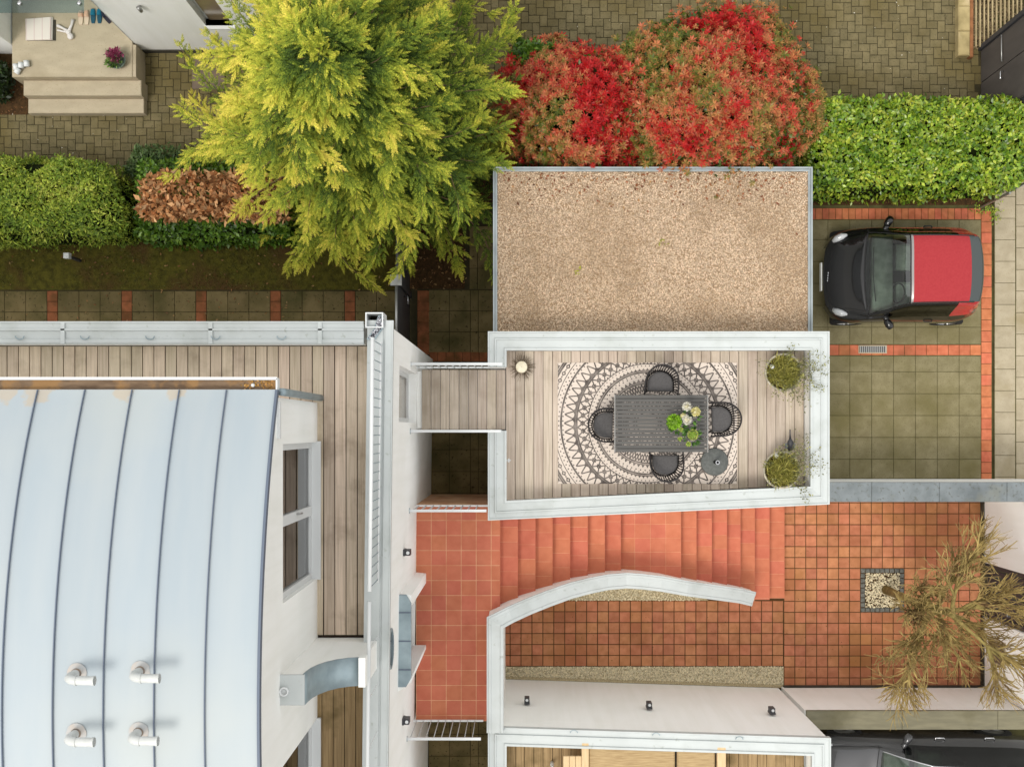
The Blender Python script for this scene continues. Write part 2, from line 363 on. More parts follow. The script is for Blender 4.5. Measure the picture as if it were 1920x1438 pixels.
def in_poly_pts(poly, n):
    a = np.array(poly); lo, hi = a.min(0), a.max(0); out = np.zeros((0, 2))
    while len(out) < n:
        q = RNG.uniform(lo, hi, (n * 2, 2)); out = np.vstack([out, q[inpoly(q, poly)]])
    return out[:n]
def pebbles(name, poly, z, n, size, mat, parent=None, **kw):
    q = in_poly_pts(poly, n); P = np.column_stack([q, z + RNG.uniform(-.4, .6, n) * size * .5])
    s = RNG.uniform(.55, 1.25, n) * size; S = np.stack([s, s * RNG.uniform(.5, 1, n), s * RNG.uniform(.4, .8, n)], 1)
    V, Fc = stamp(P, rdir(n, -.25, .25), rdir(n, .7, 1), S, *PEB); return np_obj(name, V, Fc, mat, parent, **kw)

# ------------------------------------------------------------------ setting: ground and paving
def sheet(name, poly, z, mat, kind='structure', t=.04): return MB().prism(poly, z - t, z).build(name, mat, kind=kind)
def rect(x0, x1, y0, y1): return [(x0, y0), (x1, y0), (x1, y1), (x0, y1)]
sheet('ground', rect(-300, 300, -300, 300), -.07, M['earth'], t=.5)

# driveway: concrete slabs with terracotta borders
drive = sheet('driveway', rect(4.55, 8.6, -1.0, 4.10), -.010, M['slabjoint'])
xs = [8.385 - .4 * i for i in range(10)] + [4.60]
def cells(e): return [(e[i + 1], e[i]) for i in range(len(e) - 1)] if e[0] > e[-1] else [(e[i], e[i + 1]) for i in range(len(e) - 1)]
J = .008
for ys in ([1.345, 1.054, .654, .254, -.146, -.546, -.90], [3.83, 3.468, 3.068, 2.668, 2.268, 1.868, 1.555]):
    for a, b in cells(xs):
        for c, d in cells(ys): piece('concrete_slab', drive, (a + b) / 2, (c + d) / 2, 0, b - a - J, d - c - J, M['slab'], jz=.0015)
for i in range(25): piece('border_brick', drive, 8.485, 4.0 - .1 - .2 * i, .002, .186, .192, M['brick'])
for i in range(19): piece('border_brick', drive, 8.285 - .2 * i, 1.45, .002, .192, .186, M['brick'])
for i in range(31): piece('border_brick', drive, 8.325 - .121 * i, 3.94, .002, .113, .200, M['brick'])
# sidewalk
walk = sheet('sidewalk', rect(8.62, 40, -30, 9.5), -.011, M['slabjoint'])
for c, (x0, w, off) in enumerate(((8.635, .38, 0.0), (9.025, .40, .245), (9.435, .40, .1))):
    for i in range(17): piece('sidewalk_slab', walk, x0 + w / 2, 4.45 + off - .394 * i, .0, w - J, .394 - J, M['walk'])
# courtyard tiles
M['pebblebed'] = mat('pebble_bed_base', (196, 180, 144), (150, 134, 100), 50, rough=.95, bump=.6, bscale=60)
court = sheet('courtyard', rect(4.78, 8.42, -4.72, -1.18), -.009, M['moss'])
PIT = (6.18, 6.98, -3.34, -2.54); TJ = .014
for i in range(18):
    for j in range(18):
        x, y = 4.88 + .2 * i, -1.24 - .2 * j
        if PIT[0] < x < PIT[1] and PIT[2] < y < PIT[3]: continue
        if y < -4.66: continue
        piece('courtyard_tile', court, x, y, 0, .2 - TJ, .2 - TJ, M['court'], jz=.002, ja=.008)
sp = sheet('side_path', rect(-.42, 4.78, -4.75, -2.4), -.013, M['moss'])
for i in range(26):
    for j in range(6): piece('courtyard_tile', sp, 4.67 - .2 * i, -3.23 - .2 * j, -.001, .2 - TJ, .2 - TJ, M['court'], jz=.002, ja=.008)
sheet('pebble_strip_bed', [(-.40, -4.335), (4.775, -4.335), (4.775, -4.72), (-.40, -4.56)], .004, M['pebblebed']); sheet('pebble_bed_base', [(.5, -3.125), (3.4, -3.125), (2.6, -2.6), (1.9, -2.45), (1.1, -2.65)], .004, M['pebblebed'])
pebbles('pebble_strip', [(-.40, -4.34), (4.76, -4.335), (4.76, -4.66), (-.40, -4.50)], .008, 6500, .018, M['pebble'], label='cream pebble strip between courtyard tiles and white lamp-lit wall', cat='gravel', kind='stuff')
pebbles('pebble_bed', [(.6, -3.125), (3.3, -3.125), (2.6, -2.7), (1.9, -2.55), (1.2, -2.72)], .008, 3200, .018, M['pebble'], label='small cream pebble bed behind the curved stair wall', cat='gravel', kind='stuff')
# garden path
gp = sheet('garden_path', rect(-14, -2.20, .9, 2.55), -.012, M['blockjoint'])
for k in range(-1, 6):
    x0 = -3.26 - 1.361 * k
    for j in range(6): piece('border_brick', gp, x0 + .1, 2.435 - .195 * j, .001, .185, .187, M['gbrick'], jz=.002)
    for i in range(3):
        for j in range(3):
            cx = x0 + .2 + .387 * (i + .5)
            if cx > -2.3: continue
            piece('garden_slab', gp, cx, 2.53 - .385 * (j + .5), 0, .387 - J, .385 - J, M['gpath'], jz=.003)
# back passage between house and garages
bp_ = sheet('back_passage', rect(-2.15, -.42, -9.0, 3.6), -.015, M['blockjoint'])
for j in range(6): piece('border_brick', bp_, -1.83, 2.445 - .19 * j, .001, .19, .183, M['gbrick'])
for i in range(8): piece('border_brick', bp_, -1.63 + .152 * i, 1.33, .001, .146, .17, M['gbrick'])
for a, b in ((-1.72, -1.34), (-1.34, -.955), (-.955, -.81), (-.81, -.45)):
    for j in range(3): piece('garden_slab', bp_, (a + b) / 2, 2.55 - .383 * (j + .5), 0, b - a - J, .383 - J, M['gpath'], jz=.002)
    for j in range(25): piece('garden_slab', bp_, (a + b) / 2, 1.23 - .4 * (j + .5), -.002, b - a - J, .4 - J, M['gpath'], jz=.002)
for j in range(3): piece('garden_slab', bp_, -.63, 2.56 + .385 * (j + .5), 0, .38, .377, M['gpath'], jz=.002)
for j in range(3): piece('garden_slab', bp_, -.90, 2.56 + .385 * (j + .5), 0, .14, .377, M['gpath'], jz=.002)
# block paving (herringbone)
def block_paving(name, x0, x1, y0, y1, z, vis, ox, oy):
    bed = sheet(name, rect(x0 - .05, x1 + .05, y0 - .05, y1 + .05), z - .009, M['blockjoint']); Lb, Wb = .205, .138; g = .010; out = []
    for a in range(-90, 90):
        for b in range(-60, 60):
            tx, ty = ox + a * Wb + b * Lb, oy + a * Wb - b * Lb
            for (u0, u1, v0, v1) in ((0, Lb, 0, Wb), (Lb, Lb + Wb, Wb - Lb, Wb)):
                cx, cy = tx + (u0 + u1) / 2, ty + (v0 + v1) / 2
                if x0 < cx < x1 and y0 < cy < y1: out.append((cx, cy, u1 - u0, v1 - v0))
    seen = [o for o in out if vis(o[0], o[1])]; rest = [o for o in out if not vis(o[0], o[1])]
    seen.sort(key=lambda o: abs(o[1] - 6) + .1 * abs(o[0])); rest += seen[300:]; seen = seen[:300]
    for cx, cy, w, d in seen: piece('paving_block', bed, cx, cy, z, w - g, d - g, M['block'], jz=.003, ja=.02)
    mb = MB()
    for cx, cy, w, d in rest:
        zz = z + random.uniform(-.003, .003); mb.box(cx - w / 2 + g / 2, cx + w / 2 - g / 2, cy - d / 2 + g / 2, cy + d / 2 - g / 2, z - .03, zz, .004)
    if rest: mb.build('paving_field', M['blockfield'], bed, kind='stuff')
M['blockfield'] = mat('paving_block_far', (122, 111, 80), (106, 97, 68), 6, rough=.9, isl=.13, c3=(100, 88, 52), s3=.8, lo3=.45, hi3=.7, c4=(88, 80, 56), s4=30, lo4=.58, hi4=.7, bump=.3, spec=.25)
block_paving('block_path', -9.9, -3.4, 4.6, 6.95, 0, lambda x, y: x < -5.2 and not (-9.1 < x < -6.9 and y > 5.72) and y > 4.75, -9.9, 4.6)
block_paving('forecourt', -2.2, 8.36, 5.5, 8.4, .0, lambda x, y: y > 6.05 and y < 7.95 and (x > 5.0 or (-.4 < x < 2.4 and y > 6.6)), -1.0, 5.5)
# lawn and soil
lawn = sheet('lawn', rect(-14, -2.25, 2.55, 4.62), -.006, M['lawn']); sheet('planting_bed', rect(-2.25, -1.06, 2.57, 5.44), -.005, M['soil']); sheet('flower_bed', rect(-11, -9.05, 5.75, 6.9), .012, M['soil'])
sheet('shrub_bed', rect(-1.0, 8.6, 4.10, 5.45), -.004, M['soil'])
n = 20000; q = np.column_stack([RNG.uniform(-9.9, -2.3, n), RNG.uniform(2.56, 4.5, n)]); q = q[fnoise(np.column_stack([q, q[:, :1] * 0]), 4.5, 3) > RNG.uniform(-.7, .5, n)]
n = len(q); P = np.column_stack([q, np.full(n, -.01)])
V, Fc = stamp(P, rdir(n, .25, .9), rdir(n), np.stack([RNG.uniform(.025, .07, n), RNG.uniform(.05, .11, n), RNG.uniform(.02, .05, n)], 1), *BLADE)
np_obj('lawn_grass', V, Fc, leaf_mat('grass_blade', [(70, 68, 26), (104, 106, 40), (138, 138, 56)], 3, .6), label='sparse mossy grass on the dark strip below the hedges', cat='grass', kind='stuff')
n = 420; q = np.vstack([np.column_stack([RNG.uniform(-9.9, -2.3, 290), RNG.uniform(1.4, 4.2, 290)]), np.column_stack([RNG.uniform(-2.2, -1.0, 130), RNG.uniform(2.5, 3.8, 130)])])
V, Fc = stamp(np.column_stack([q, np.full(n, .012)]), rdir(n, -.1, .2), rdir(n, .6, 1), RNG.uniform(.03, .065, n), *LEAF)
np_obj('fallen_leaves', V, Fc, leaf_mat('dry_leaf', [(110, 74, 40), (160, 112, 66), (190, 158, 104)], 3, .8), label='dry brown leaves scattered over lawn and garden path', cat='leaves', kind='stuff')
n = 90; q = np.vstack([np.column_stack([RNG.uniform(1, 8, 60), RNG.uniform(6.0, 7.9, 60)]), np.column_stack([RNG.uniform(-9.6, -5, 30), RNG.uniform(4.8, 5.8, 30)])])
V, Fc = stamp(np.column_stack([q, np.full(n, .012)]), rdir(n, -.1, .2), rdir(n, .6, 1), RNG.uniform(.012, .035, n), *LEAF)
np_obj('fallen_petals', V, Fc, leaf_mat('petal', [(170, 164, 140), (214, 208, 190)], 3, .8), label='pale petals scattered over the block paving', cat='petals', kind='stuff')
def stained_zinc():
    m = mat('stained_zinc_sheet', (166, 177, 184), (172, 181, 186), 1.2, stretch=(3.2, .35, 1), c3=(180, 186, 185), s3=.35, lo3=.45, hi3=.7, rough=.5, obj=.025, spec=.3)
    nt = m.node_tree; b = nt.nodes['Principled BSDF']; src = b.inputs['Base Color'].links[0].from_socket
    sp_ = nt.nodes.new('ShaderNodeSeparateXYZ'); nt.links.new(nt.nodes.new('ShaderNodeNewGeometry').outputs['Position'], sp_.inputs[0])
    X, Y = Nd(nt, sp_.outputs[0]), Nd(nt, sp_.outputs[1]); nz = (noise(nt, pos(nt), 9, 4) - .5) * 1.6; mask = None
    for (xi, w, h) in ((-5.46, .12, .16), (-5.14, .17, .17), (-4.22, .13, .13), (-3.66, .13, .12), (-6.2, .2, .15), (-7.1, .2, .15)):
        d = (((X - xi) / w) * ((X - xi) / w) + ((Y - .42) / h) * ((Y - .42) / h)).sqrt() + nz
        k = ramp(nt, d, 1.0, .75); mask = k if mask is None else mask.max(k)
    nt.links.new(mix(nt, mask * .55, src, L8((190, 170, 140))), b.inputs['Base Color']); return m
M['zinc_roof'] = stained_zinc()
M['riser'] = mat('terracotta_riser', (196, 106, 76), (182, 96, 68), 6, rough=.75, spec=.3)

# ------------------------------------------------------------------ white house
FA = lambda y: -1.645 - .012 * (1.3 - y)                # east facade line
house = thing('white_house', 'white rendered house with pale barrel zinc roof and timber roof terraces', 'house', (-6, -2, 0))
def skin(fn, us, zs, holes, depth):
    """wall sheet with recessed rectangular openings; fn(u,z,d) -> point, d = depth behind the face"""
    U = sorted(set(us + [h[0] for h in holes] + [h[1] for h in holes])); Z = sorted(set(zs + [h[2] for h in holes] + [h[3] for h in holes])); mb = MB()
    inside = lambda u, z: any(h[0] < u < h[1] and h[2] < z < h[3] for h in holes)
    for i in range(len(U) - 1):
        for j in range(len(Z) - 1):
            if not inside((U[i] + U[i + 1]) / 2, (Z[j] + Z[j + 1]) / 2):
                mb.add([fn(U[i], Z[j], 0), fn(U[i + 1], Z[j], 0), fn(U[i + 1], Z[j + 1], 0), fn(U[i], Z[j + 1], 0)], [(0, 1, 2, 3)])
    for a, b, c, d in holes:
        pts = [(a, c), (b, c), (b, d), (a, d)]
        for i in range(4):
            p, q = pts[i], pts[(i + 1) % 4]; mb.add([fn(*p, 0), fn(*p, depth), fn(*q, depth), fn(*q, 0)], [(0, 1, 2, 3)])
    for u in (us[0], us[-1]): mb.add([fn(u, zs[0], 0), fn(u, zs[-1], 0), fn(u, zs[-1], depth), fn(u, zs[0], depth)], [(0, 1, 2, 3)])
    mb.add([fn(us[0], zs[-1], 0), fn(us[-1], zs[-1], 0), fn(us[-1], zs[-1], depth), fn(us[0], zs[-1], depth)], [(0, 1, 2, 3)])
    return mb
# lower storeys: core and east facade with the bridge door and the round window
core = MB(); core.prism([(-14, 1.28), (-1.97, 1.28), (FA(-1) - .30, -1), (FA(-9) - .30, -9), (-14, -9)], 0, 5.98); core.build('core_wall', M['white'], house)
DO = (.10, .86, 2.96, 5.35)
skin(lambda u, z, d: (FA(u) - d, u, z), [-9, 1.28], [0, 6.3], [DO, (-3.42, -2.42, 2.76, 4.9)], .22).build('facade_wall', M['white'], house)
door = MB(); x = FA(.5) - .15
for (a, b, c, d) in ((.10, .17, 2.96, 5.35), (.79, .86, 2.96, 5.35), (.17, .79, 5.28, 5.35), (.17, .79, 2.96, 3.06)): door.box(x - .05, x + .03, a, b, c, d)
dr = door.build('bridge_door', M['white_paint'], house); MB().box(x - .012, x - .002, .17, .79, 3.06, 5.28).build('pane', M['brownpane'], dr)
MB().box(x - .03, x - .02, .17, .79, 3.0, 5.3).build('curtain', M['curtain'], dr); MB().tube([(x + .03, .74, 4.0), (x + .09, .74, 4.0), (x + .09, .64, 4.0)], .012, 6).build('handle', M['steel'], dr)
dr2 = MB().box(FA(-3) - .16, FA(-3) - .1, -3.42, -2.42, 2.76, 4.9).build('front_door', M['anthwood'], house)
# parapet: coping north and east, with joints and fixing clips
CP = [(0, -.07), (0, .014), (.018, .014), (.026, -.004), (.085, -.010), (.092, .016), (.112, .016), (.119, -.010), (.215, -.018), (.222, -.002), (.26, -.002), (.285, -.022), (.285, -.07)]
PZ = 6.36
nc = MB().sweep([(-1.985, 1.345, PZ), (-14, 1.345, PZ)], CP).build('coping', M['coping'], house)
MB().box(-14, -1.985, 1.07, 1.32, 5.9, PZ - .03).build('parapet', M['white'], house)
for px in (118, 395, 600): jx = W(px, 0, PZ)[0]; MB().box(jx - .025, jx + .025, 1.065, 1.343, PZ - .01, PZ + .016).build('joint_cover', M['coping'], nc)
def clip(parent, x, y, z, ang=0):
    p = [(x + math.cos(ang) * .055 * math.cos(t) - math.sin(ang) * .055 * math.sin(t) * .8, y + math.sin(ang) * .055 * math.cos(t) + math.cos(ang) * .055 * math.sin(t) * .8, z + .012) for t in [math.pi * k / 8 for k in range(9)]]
    MB().tube(p, .007, 5).build('fixing_clip', M['zincdark'], parent)
for px in (38, 160, 282, 405, 528): clip(nc, *W(px, 630, PZ), PZ + .002, math.pi)
ec = MB().sweep([(FA(-9) + .03, -9, 6.34), (FA(1.3) + .03, 1.36, 6.34)], [(0, -.07), (0, .008), (.014, .008), (.02, 0), (.10, -.002), (.105, -.02), (.125, -.02), (.13, 0), (.325, -.006), (.325, -.07)]).build('coping', M['coping'], house)
MB().sweep([(FA(-9) - .02, -9, 6.30), (FA(1.3) - .02, 1.30, 6.30)], [(0, 0), (.255, 0), (.255, -.4), (0, -.4)]).build('parapet', M['white'], house)
rl = MB(); rl.box(0, 0.001, 0, .001, 6.35, 6.36); ry = -1.2
rail = MB().tube([(FA(-1.9) - .115, -1.9, 7.16), (FA(1.1) - .115, 1.08, 7.16)], .024, 10).build('handrail', M['white_paint'], house, True)
MB().tube([(FA(-9) - .115, -9, 7.16), (FA(-2.02) - .115, -2.02, 7.16)], .024, 10).build('handrail', M['white_paint'], house, True)
MB().tube([(FA(-1.9) - .115, -1.9, 6.42), (FA(1.1) - .115, 1.08, 6.42)], .012, 6).build('bottom_rail', M['white_paint'], house, True)
k = 0; yy = 1.05
while yy > -8.5:
    if not -2.4 < yy < -1.9: MB().tube([(FA(yy) - .115, yy, 6.33), (FA(yy) - .115, yy, 7.15)], .0065 if yy > -1.9 else .005, 5).build('baluster', M['zincdark'] if yy > -1.9 else M['white_paint'], rail)
    yy -= .112 if yy > -1.9 else .6
# hopper head with speckled stones at the north-east corner
hp = MB(); x0, x1, y0, y1 = -1.955, -1.735, 1.262, 1.452
for (a, b, c, d) in ((x0, x0 + .015, y0, y1), (x1 - .015, x1, y0, y1), (x0 + .015, x1 - .015, y1 - .015, y1), (x0 + .015, x1 - .015, y0, y0 + .015)): hp.box(a, b, c, d, 6.05, 6.42, .002)
hp.box(x0 + .015, x1 - .015, y0 + .015, y1 - .015, 6.05, 6.08, m=1); hp.build('rain_hopper', [M['white_paint'], M['plinth']], house)
pebbles('drain_stones', [(-1.93, 1.13), (-1.86, 1.13), (-1.735, 1.30), (-1.735, 1.41), (-1.80, 1.40), (-1.84, 1.26)], 6.372, 260, .014, mat('speckled_stone', (226, 226, 232), (34, 34, 48), 70, lo=.46, hi=.54, rough=.5, isl=.1), house, kind='stuff')
MB().prism([(-1.95, 1.12), (-1.84, 1.12), (-1.74, 1.26), (-1.74, 1.42), (-1.80, 1.42), (-1.86, 1.25)], 6.33, 6.368).build('drain_channel', M['zincdark'], house)
MB().tube([(-1.845, 1.36, 6.05), (-1.845, 1.36, .1)], .045, 10).build('downpipe', M['white_paint'], house, True)
# roof terrace decks, board by board
dk = MB().prism([(-14, 1.07), (-1.95, 1.07), (FA(-9) - .3, -9), (-14, -9)], 5.985, 6.02).build('roof_deck', M['dark_gap'], house)
pitch = .1442
for i in range(62):
    xa = -1.95 - .012 * (1.3 - 0) - pitch * i; xc = xa - pitch / 2
    ylo = -2.62 if xc > -2.66 else .30
    piece('deck_board', dk, xc, (1.06 + ylo) / 2, 6.05, pitch - .011, 1.06 - ylo, M['deck2'], t=.025, ch=.003, jz=.001, ja=.0008 if ylo < 0 else .004)
for i in range(6): piece('deck_board', dk, -1.985 - pitch * (i + .5), -5.5, 6.05, pitch - .008, 5.1, M['deck3'], t=.025, ch=.003, jz=.001, ja=.0005)
# upper storey: gable wall with glazed doors, barrel roof
GX, YA, ZA, YE, ZE = -2.62, -2.82, 9.2, .42, 8.4
RR = ((YE - YA) ** 2 + (ZA - ZE) ** 2) / (2 * (ZA - ZE)); zr = lambda y: ZA - RR + math.sqrt(RR * RR - (y - YA) ** 2)
MB().prism([(-14, .34), (GX - .16, .34), (GX - .16, -5.98), (-14, -5.98)], 6.0, 8.28).build('upper_wall', M['white'], house)
W1, W2 = (-1.90, -.16, 6.07, 8.05), (-5.4, -3.68, 6.07, 8.05)
skin(lambda u, z, d: (GX - d, u, z), [-5.98, .34], [6.0, 8.30], [W1, W2], .17).build('gable_wall', M['white'], house)
ys = [.34 - i * 6.32 / 40 for i in range(41)]
g = MB(); top = [(GX, y, zr(y) - .02) for y in ys]; n = len(top)
g.add(top + [(GX, y, 8.3) for y in ys] + [(GX - .17, y, zr(y) - .02) for y in ys], [(i, i + 1, n + i + 1, n + i) for i in range(n - 1)]); g.build('gable_top', M['white'], house)
def glazed(wn_, nm):
    a, b, c, d = wn_; x = GX - .10; f = .075; fr = MB(); mid = (a + b) / 2
    for (p, q, r, t) in ((a, a + f, c, d), (b - f, b, c, d), (a + f, b - f, d - f, d), (a + f, b - f, c, c + f), (mid - .06, mid + .06, c + f, d - f)): fr.box(x - .04, x + .04, p, q, r, t)
    fr.box(GX - .17, GX + .05, a - .01, b + .01, c - .01, c + .025, .004)
    fo = fr.build('window', M['white_paint'], house)
    for p, q in ((a + f, mid - .06), (mid + .06, b - f)): MB().box(x - .006, x + .006, p, q, c + f, d - f).build('pane', M['glass_win'], fo)
    MB().box(GX - .172, GX - .164, a, b, c, d).build('room', M['room'], fo)
    MB().tube([(x + .04, mid + .03, 7.05), (x + .085, mid + .03, 7.05), (x + .085, mid + .03, 6.93)], .012, 6).build('handle', M['steel'], fo)
glazed(W1, 'a'); glazed(W2, 'b')
roof = MB(); yr = [YE - i * 2 * (YE - YA) / 48 for i in range(49)]; XE = -2.64
for x in (XE, -14): pass
roof.add([(XE - .01, y, zr(y) - .03) for y in yr] + [(-14, y, zr(y) - .03) for y in yr], [(i, i + 1, 50 + i, 49 + i) for i in range(48)])
rf = roof.build('barrel_roof', M['seam'], house, True)
seams = [XE] + [-3.14 - .5 * i for i in range(22)]
for i in range(len(seams) - 1):
    a, b = seams[i] - (.004 if i else -.03), seams[i + 1] + .004; mb = MB(); vs_ = []
    for y in yr:
        z = zr(y)
        for q in range(5):
            u = q / 4; vs_.append((a + (b - a) * u, y, z - .006 * math.sin(math.pi * u) + random.uniform(-.0007, .0007)))
    mb.add(vs_, [(r_ * 5 + q, r_ * 5 + q + 1, (r_ + 1) * 5 + q + 1, (r_ + 1) * 5 + q) for r_ in range(48) for q in range(4)]); mb.build('roof_sheet', M['zinc_roof'] if 'zinc_roof' in M else M['zinc'], rf, True)
for xsn in seams[1:]:
    mb = MB(); mb.sweep([(xsn, y, zr(y)) for y in yr], [(-.005, -.02), (-.005, .026), (.005, .026), (.005, -.02)]); mb.build('standing_seam', M['seam'], rf)
MB().sweep([(XE + .03, y, zr(y)) for y in yr], [(-.012, -.06), (-.012, .02), (.014, .02), (.014, -.06)]).build('verge_trim', M['seam'], rf)
gt = MB().sweep([(XE + .03, YE + .115, 8.36), (-14, YE + .115, 8.36)], [(-.02, 0), (-.02, .03), (.008, .03), (.008, -.07), (.11, -.07), (.11, 0), (.12, 0), (.12, -.09), (-.008, -.09)]).build('gutter', M['white_paint'], house)
MB().box(-14, XE + .02, YE - .004, YE + .105, 8.27, 8.315).build('gutter_silt', mat('gutter_silt', (130, 108, 86), (100, 80, 62), 5, stretch=(1, 5, 1), rough=.9, c3=(150, 116, 76), s3=3.2, lo3=.5, hi3=.6), gt)
MB().box(XE + .018, XE + .034, YE - .01, YE + .12, 8.27, 8.39).build('gutter_end', M['white_paint'], gt)
x, y = W(473, 722, 8.36); MB().ball((x, y, 8.33), .022).build('strainer', M['white_paint'], gt, True)
n = 60; q = np.column_stack([RNG.uniform(-3.0, -2.68, n), RNG.uniform(.43, .52, n), np.full(n, 8.322)])
V, Fc = stamp(q, rdir(n, -.2, .3), rdir(n, .5, 1), RNG.uniform(.02, .045, n), *LEAF); np_obj('gutter_leaves', V, Fc, leaf_mat('gutter_leaf', [(90, 64, 34), (196, 150, 70), (214, 160, 96)], 3, .9), gt, kind='stuff')
MB().tube([(-2.585, .40, 8.30), (-2.575, .40, 8.2), (-2.57, .40, 6.08)], .042, 12).build('downpipe', M['zincdark'], house, True)
MB().box(-2.63, -2.585, -.10, .30, 8.30, 8.36, .006).build('flashing', M['white_paint'], house)
# wing wall between the two terraces
prof = [(-2.62, 6.0), (-1.88, 6.0), (-1.88, 7.28), (-2.02, 7.32), (-2.14, 7.41), (-2.23, 7.53), (-2.30, 7.68), (-2.345, 7.85), (-2.365, 8.02), (-2.37, 8.18), (-2.62, 8.18)]
mb = MB(); n = len(prof); mb.add([(x, -2.66, z) for x, z in prof] + [(x, -2.96, z) for x, z in prof], [tuple(range(n)), tuple(range(2 * n - 1, n - 1, -1))] + [(i, i + n, (i + 1) % n + n, (i + 1) % n) for i in range(n)])
wing = mb.build('wing_wall', M['white'], house)
tp = prof[2:10]; mb = MB(); m_ = len(tp)
vs_ = []
for i, (x, z) in enumerate(tp):
    a = Vector(tp[max(i - 1, 0)]); b = Vector(tp[min(i + 1, m_ - 1)]); t = (b - a).normalized(); nx, nz = -t.y * -1, t.x * -1
    for (o, yy) in ((.018, -2.645), (.018, -2.975), (-.01, -2.975), (-.01, -2.645)): vs_.append((x + abs(t.y) * o, yy, z + abs(t.x) * o))
mb.add(vs_, [(i * 4 + k, (i + 1) * 4 + k, (i + 1) * 4 + (k + 1) % 4, i * 4 + (k + 1) % 4) for i in range(m_ - 1) for k in range(4)] + [(0, 1, 2, 3), tuple(4 * (m_ - 1) + k for k in (3, 2, 1, 0))])
mb.build('wing_coping', M['zincdark'], wing, True)
MB().box(-2.64, -2.355, -2.975, -2.645, 8.175, 8.205, .004).build('wing_cap', M['coping'], wing)
MB().box(-1.90, -1.82, -2.98, -2.64, 6.0, 7.36, .004).build('wing_pier', M['white'], wing)
MB().lathe([(.05, 0), (.05, .05), (.036, .05), (.036, .01)], (-2.57, -2.82, 8.2), 14).build('overflow_pipe', M['white_paint'], wing, True)
# round window and entrance canopy on the east facade
yo, zo = -2.80, 6.02; rim = MB(); ncx = 28; fx = FA(yo)
circ = lambda r, d: [(fx + d, yo + r * math.cos(2 * math.pi * k / ncx), zo + r * math.sin(2 * math.pi * k / ncx)) for k in range(ncx)]
rim.add(circ(.26, .0) + circ(.26, .02) + circ(.225, .02) + circ(.225, .004), [(q * ncx + k, q * ncx + (k + 1) % ncx, (q + 1) * ncx + (k + 1) % ncx, (q + 1) * ncx + k) for q in range(3) for k in range(ncx)])
rw = rim.build('round_window', M['zincdark'], house); MB().add(circ(.225, .005), [tuple(range(ncx))]).build('pane', mat('dark_glass', (40, 44, 46), rough=.1, spec=.7), rw)
cn = MB(); FY0, FY1 = -2.16, -3.62; fx = FA(-2.9)
cn.prism([(fx - .05, FY0 - .1), (fx + .10, FY0 - .1), (fx + .17, FY0 - .22), (fx + .17, FY1 + .22), (fx + .10, FY1 + .1), (fx - .05, FY1 + .1)], 5.0, 5.06, .008)
cn_o = cn.build('entrance_canopy', M['zincdark'], house)
for yb in (-2.50, -2.89, -3.28): MB().box(fx + .0, fx + .168, yb - .008, yb + .008, 5.055, 5.068).build('canopy_seam', M['seam'], cn_o)
for y0, y1 in ((-2.25, -2.42), (-3.40, -3.60)):
    MB().prism([(fx - .02, y0), (fx + .17, y0 - .02 if y0 > -3 else y0), (fx + .17, y1), (fx - .02, y1)] if y0 > -3 else [(fx - .02, y0), (fx + .17, y0), (fx + .17, y0 - .06), (fx - .02, y1)], 2.74, 4.995).build('porch_fin', M['white'], house)

# vent pipes on the roof
def vent(px, py, which):
    x, y = W(px, py, 9.2); z = zr(y); t = thing('vent_pipe', f'white bent vent pipe, {which}', 'vent pipe', (x, y, z), 0, 'vent pipes on the roof')
    r = .044; z1 = .25; b = -.35
    dx, dy = math.cos(b), math.sin(b)
    MB().tube([(0, 0, -.03), (0, 0, z1 - .1), (.012, -.006, z1 - .04), (.045, -.012, z1 - .008), (.09, -.016, z1), (.25, -.018, z1)], r, 16, caps=False).build('pipe', M['pvc'], t, True, inv=False)
    MB().tube([(.25, -.018, z1), (.275, -.018, z1)], r + .003, 16, caps=False).build('socket', M['pvc'], t, True, inv=False)
    MB().tube([(0.085, -.016, z1), (0.1, -.016, z1)], r + .005, 16, caps=False).build('joint_ring', M['pvc'], t, True, inv=False)
    MB().lathe([(r + .006, -.01), (r + .006, .03), (r + .001, .04)], (0, 0, 0), 18, cap=False).build('base_ring', M['rustring'], t, True, inv=False)
    slope = (zr(y + .01) - zr(y - .01)) / .02; mb = MB()
    for rr_, zz in ((.10, .003), (.08, .007), (.042, .014)): mb.v += [(rr_ * math.cos(2 * math.pi * k / 24) * random.uniform(.95, 1.05), rr_ * math.sin(2 * math.pi * k / 24), zz + slope * rr_ * math.sin(2 * math.pi * k / 24)) for k in range(24)]
    for q in range(2):
        for k in range(24): mb.f.append((q * 24 + k, q * 24 + (k + 1) % 24, (q + 1) * 24 + (k + 1) % 24, (q + 1) * 24 + k)); mb.mi.append(0)
    mb.build('sealing_collar', M['sealant'], t, True, inv=False)
M['pvc'] = mat('weathered_pvc', (208, 210, 208), (196, 198, 194), 9, rough=.5); M['sealant'] = mat('peach_sealant', (180, 182, 182), (188, 178, 168), 9, rough=.7); M['rustring'] = mat('stained_ring', (150, 130, 112), (110, 104, 98), 20, rough=.7)
for px, py, lb in ((143, 1262, 'upper left of the four on the zinc roof'), (262, 1258, 'upper right of the four on the zinc roof'), (143, 1374, 'lower left of the four on the zinc roof'), (260, 1372, 'lower right of the four on the zinc roof')): vent(px, py, lb)

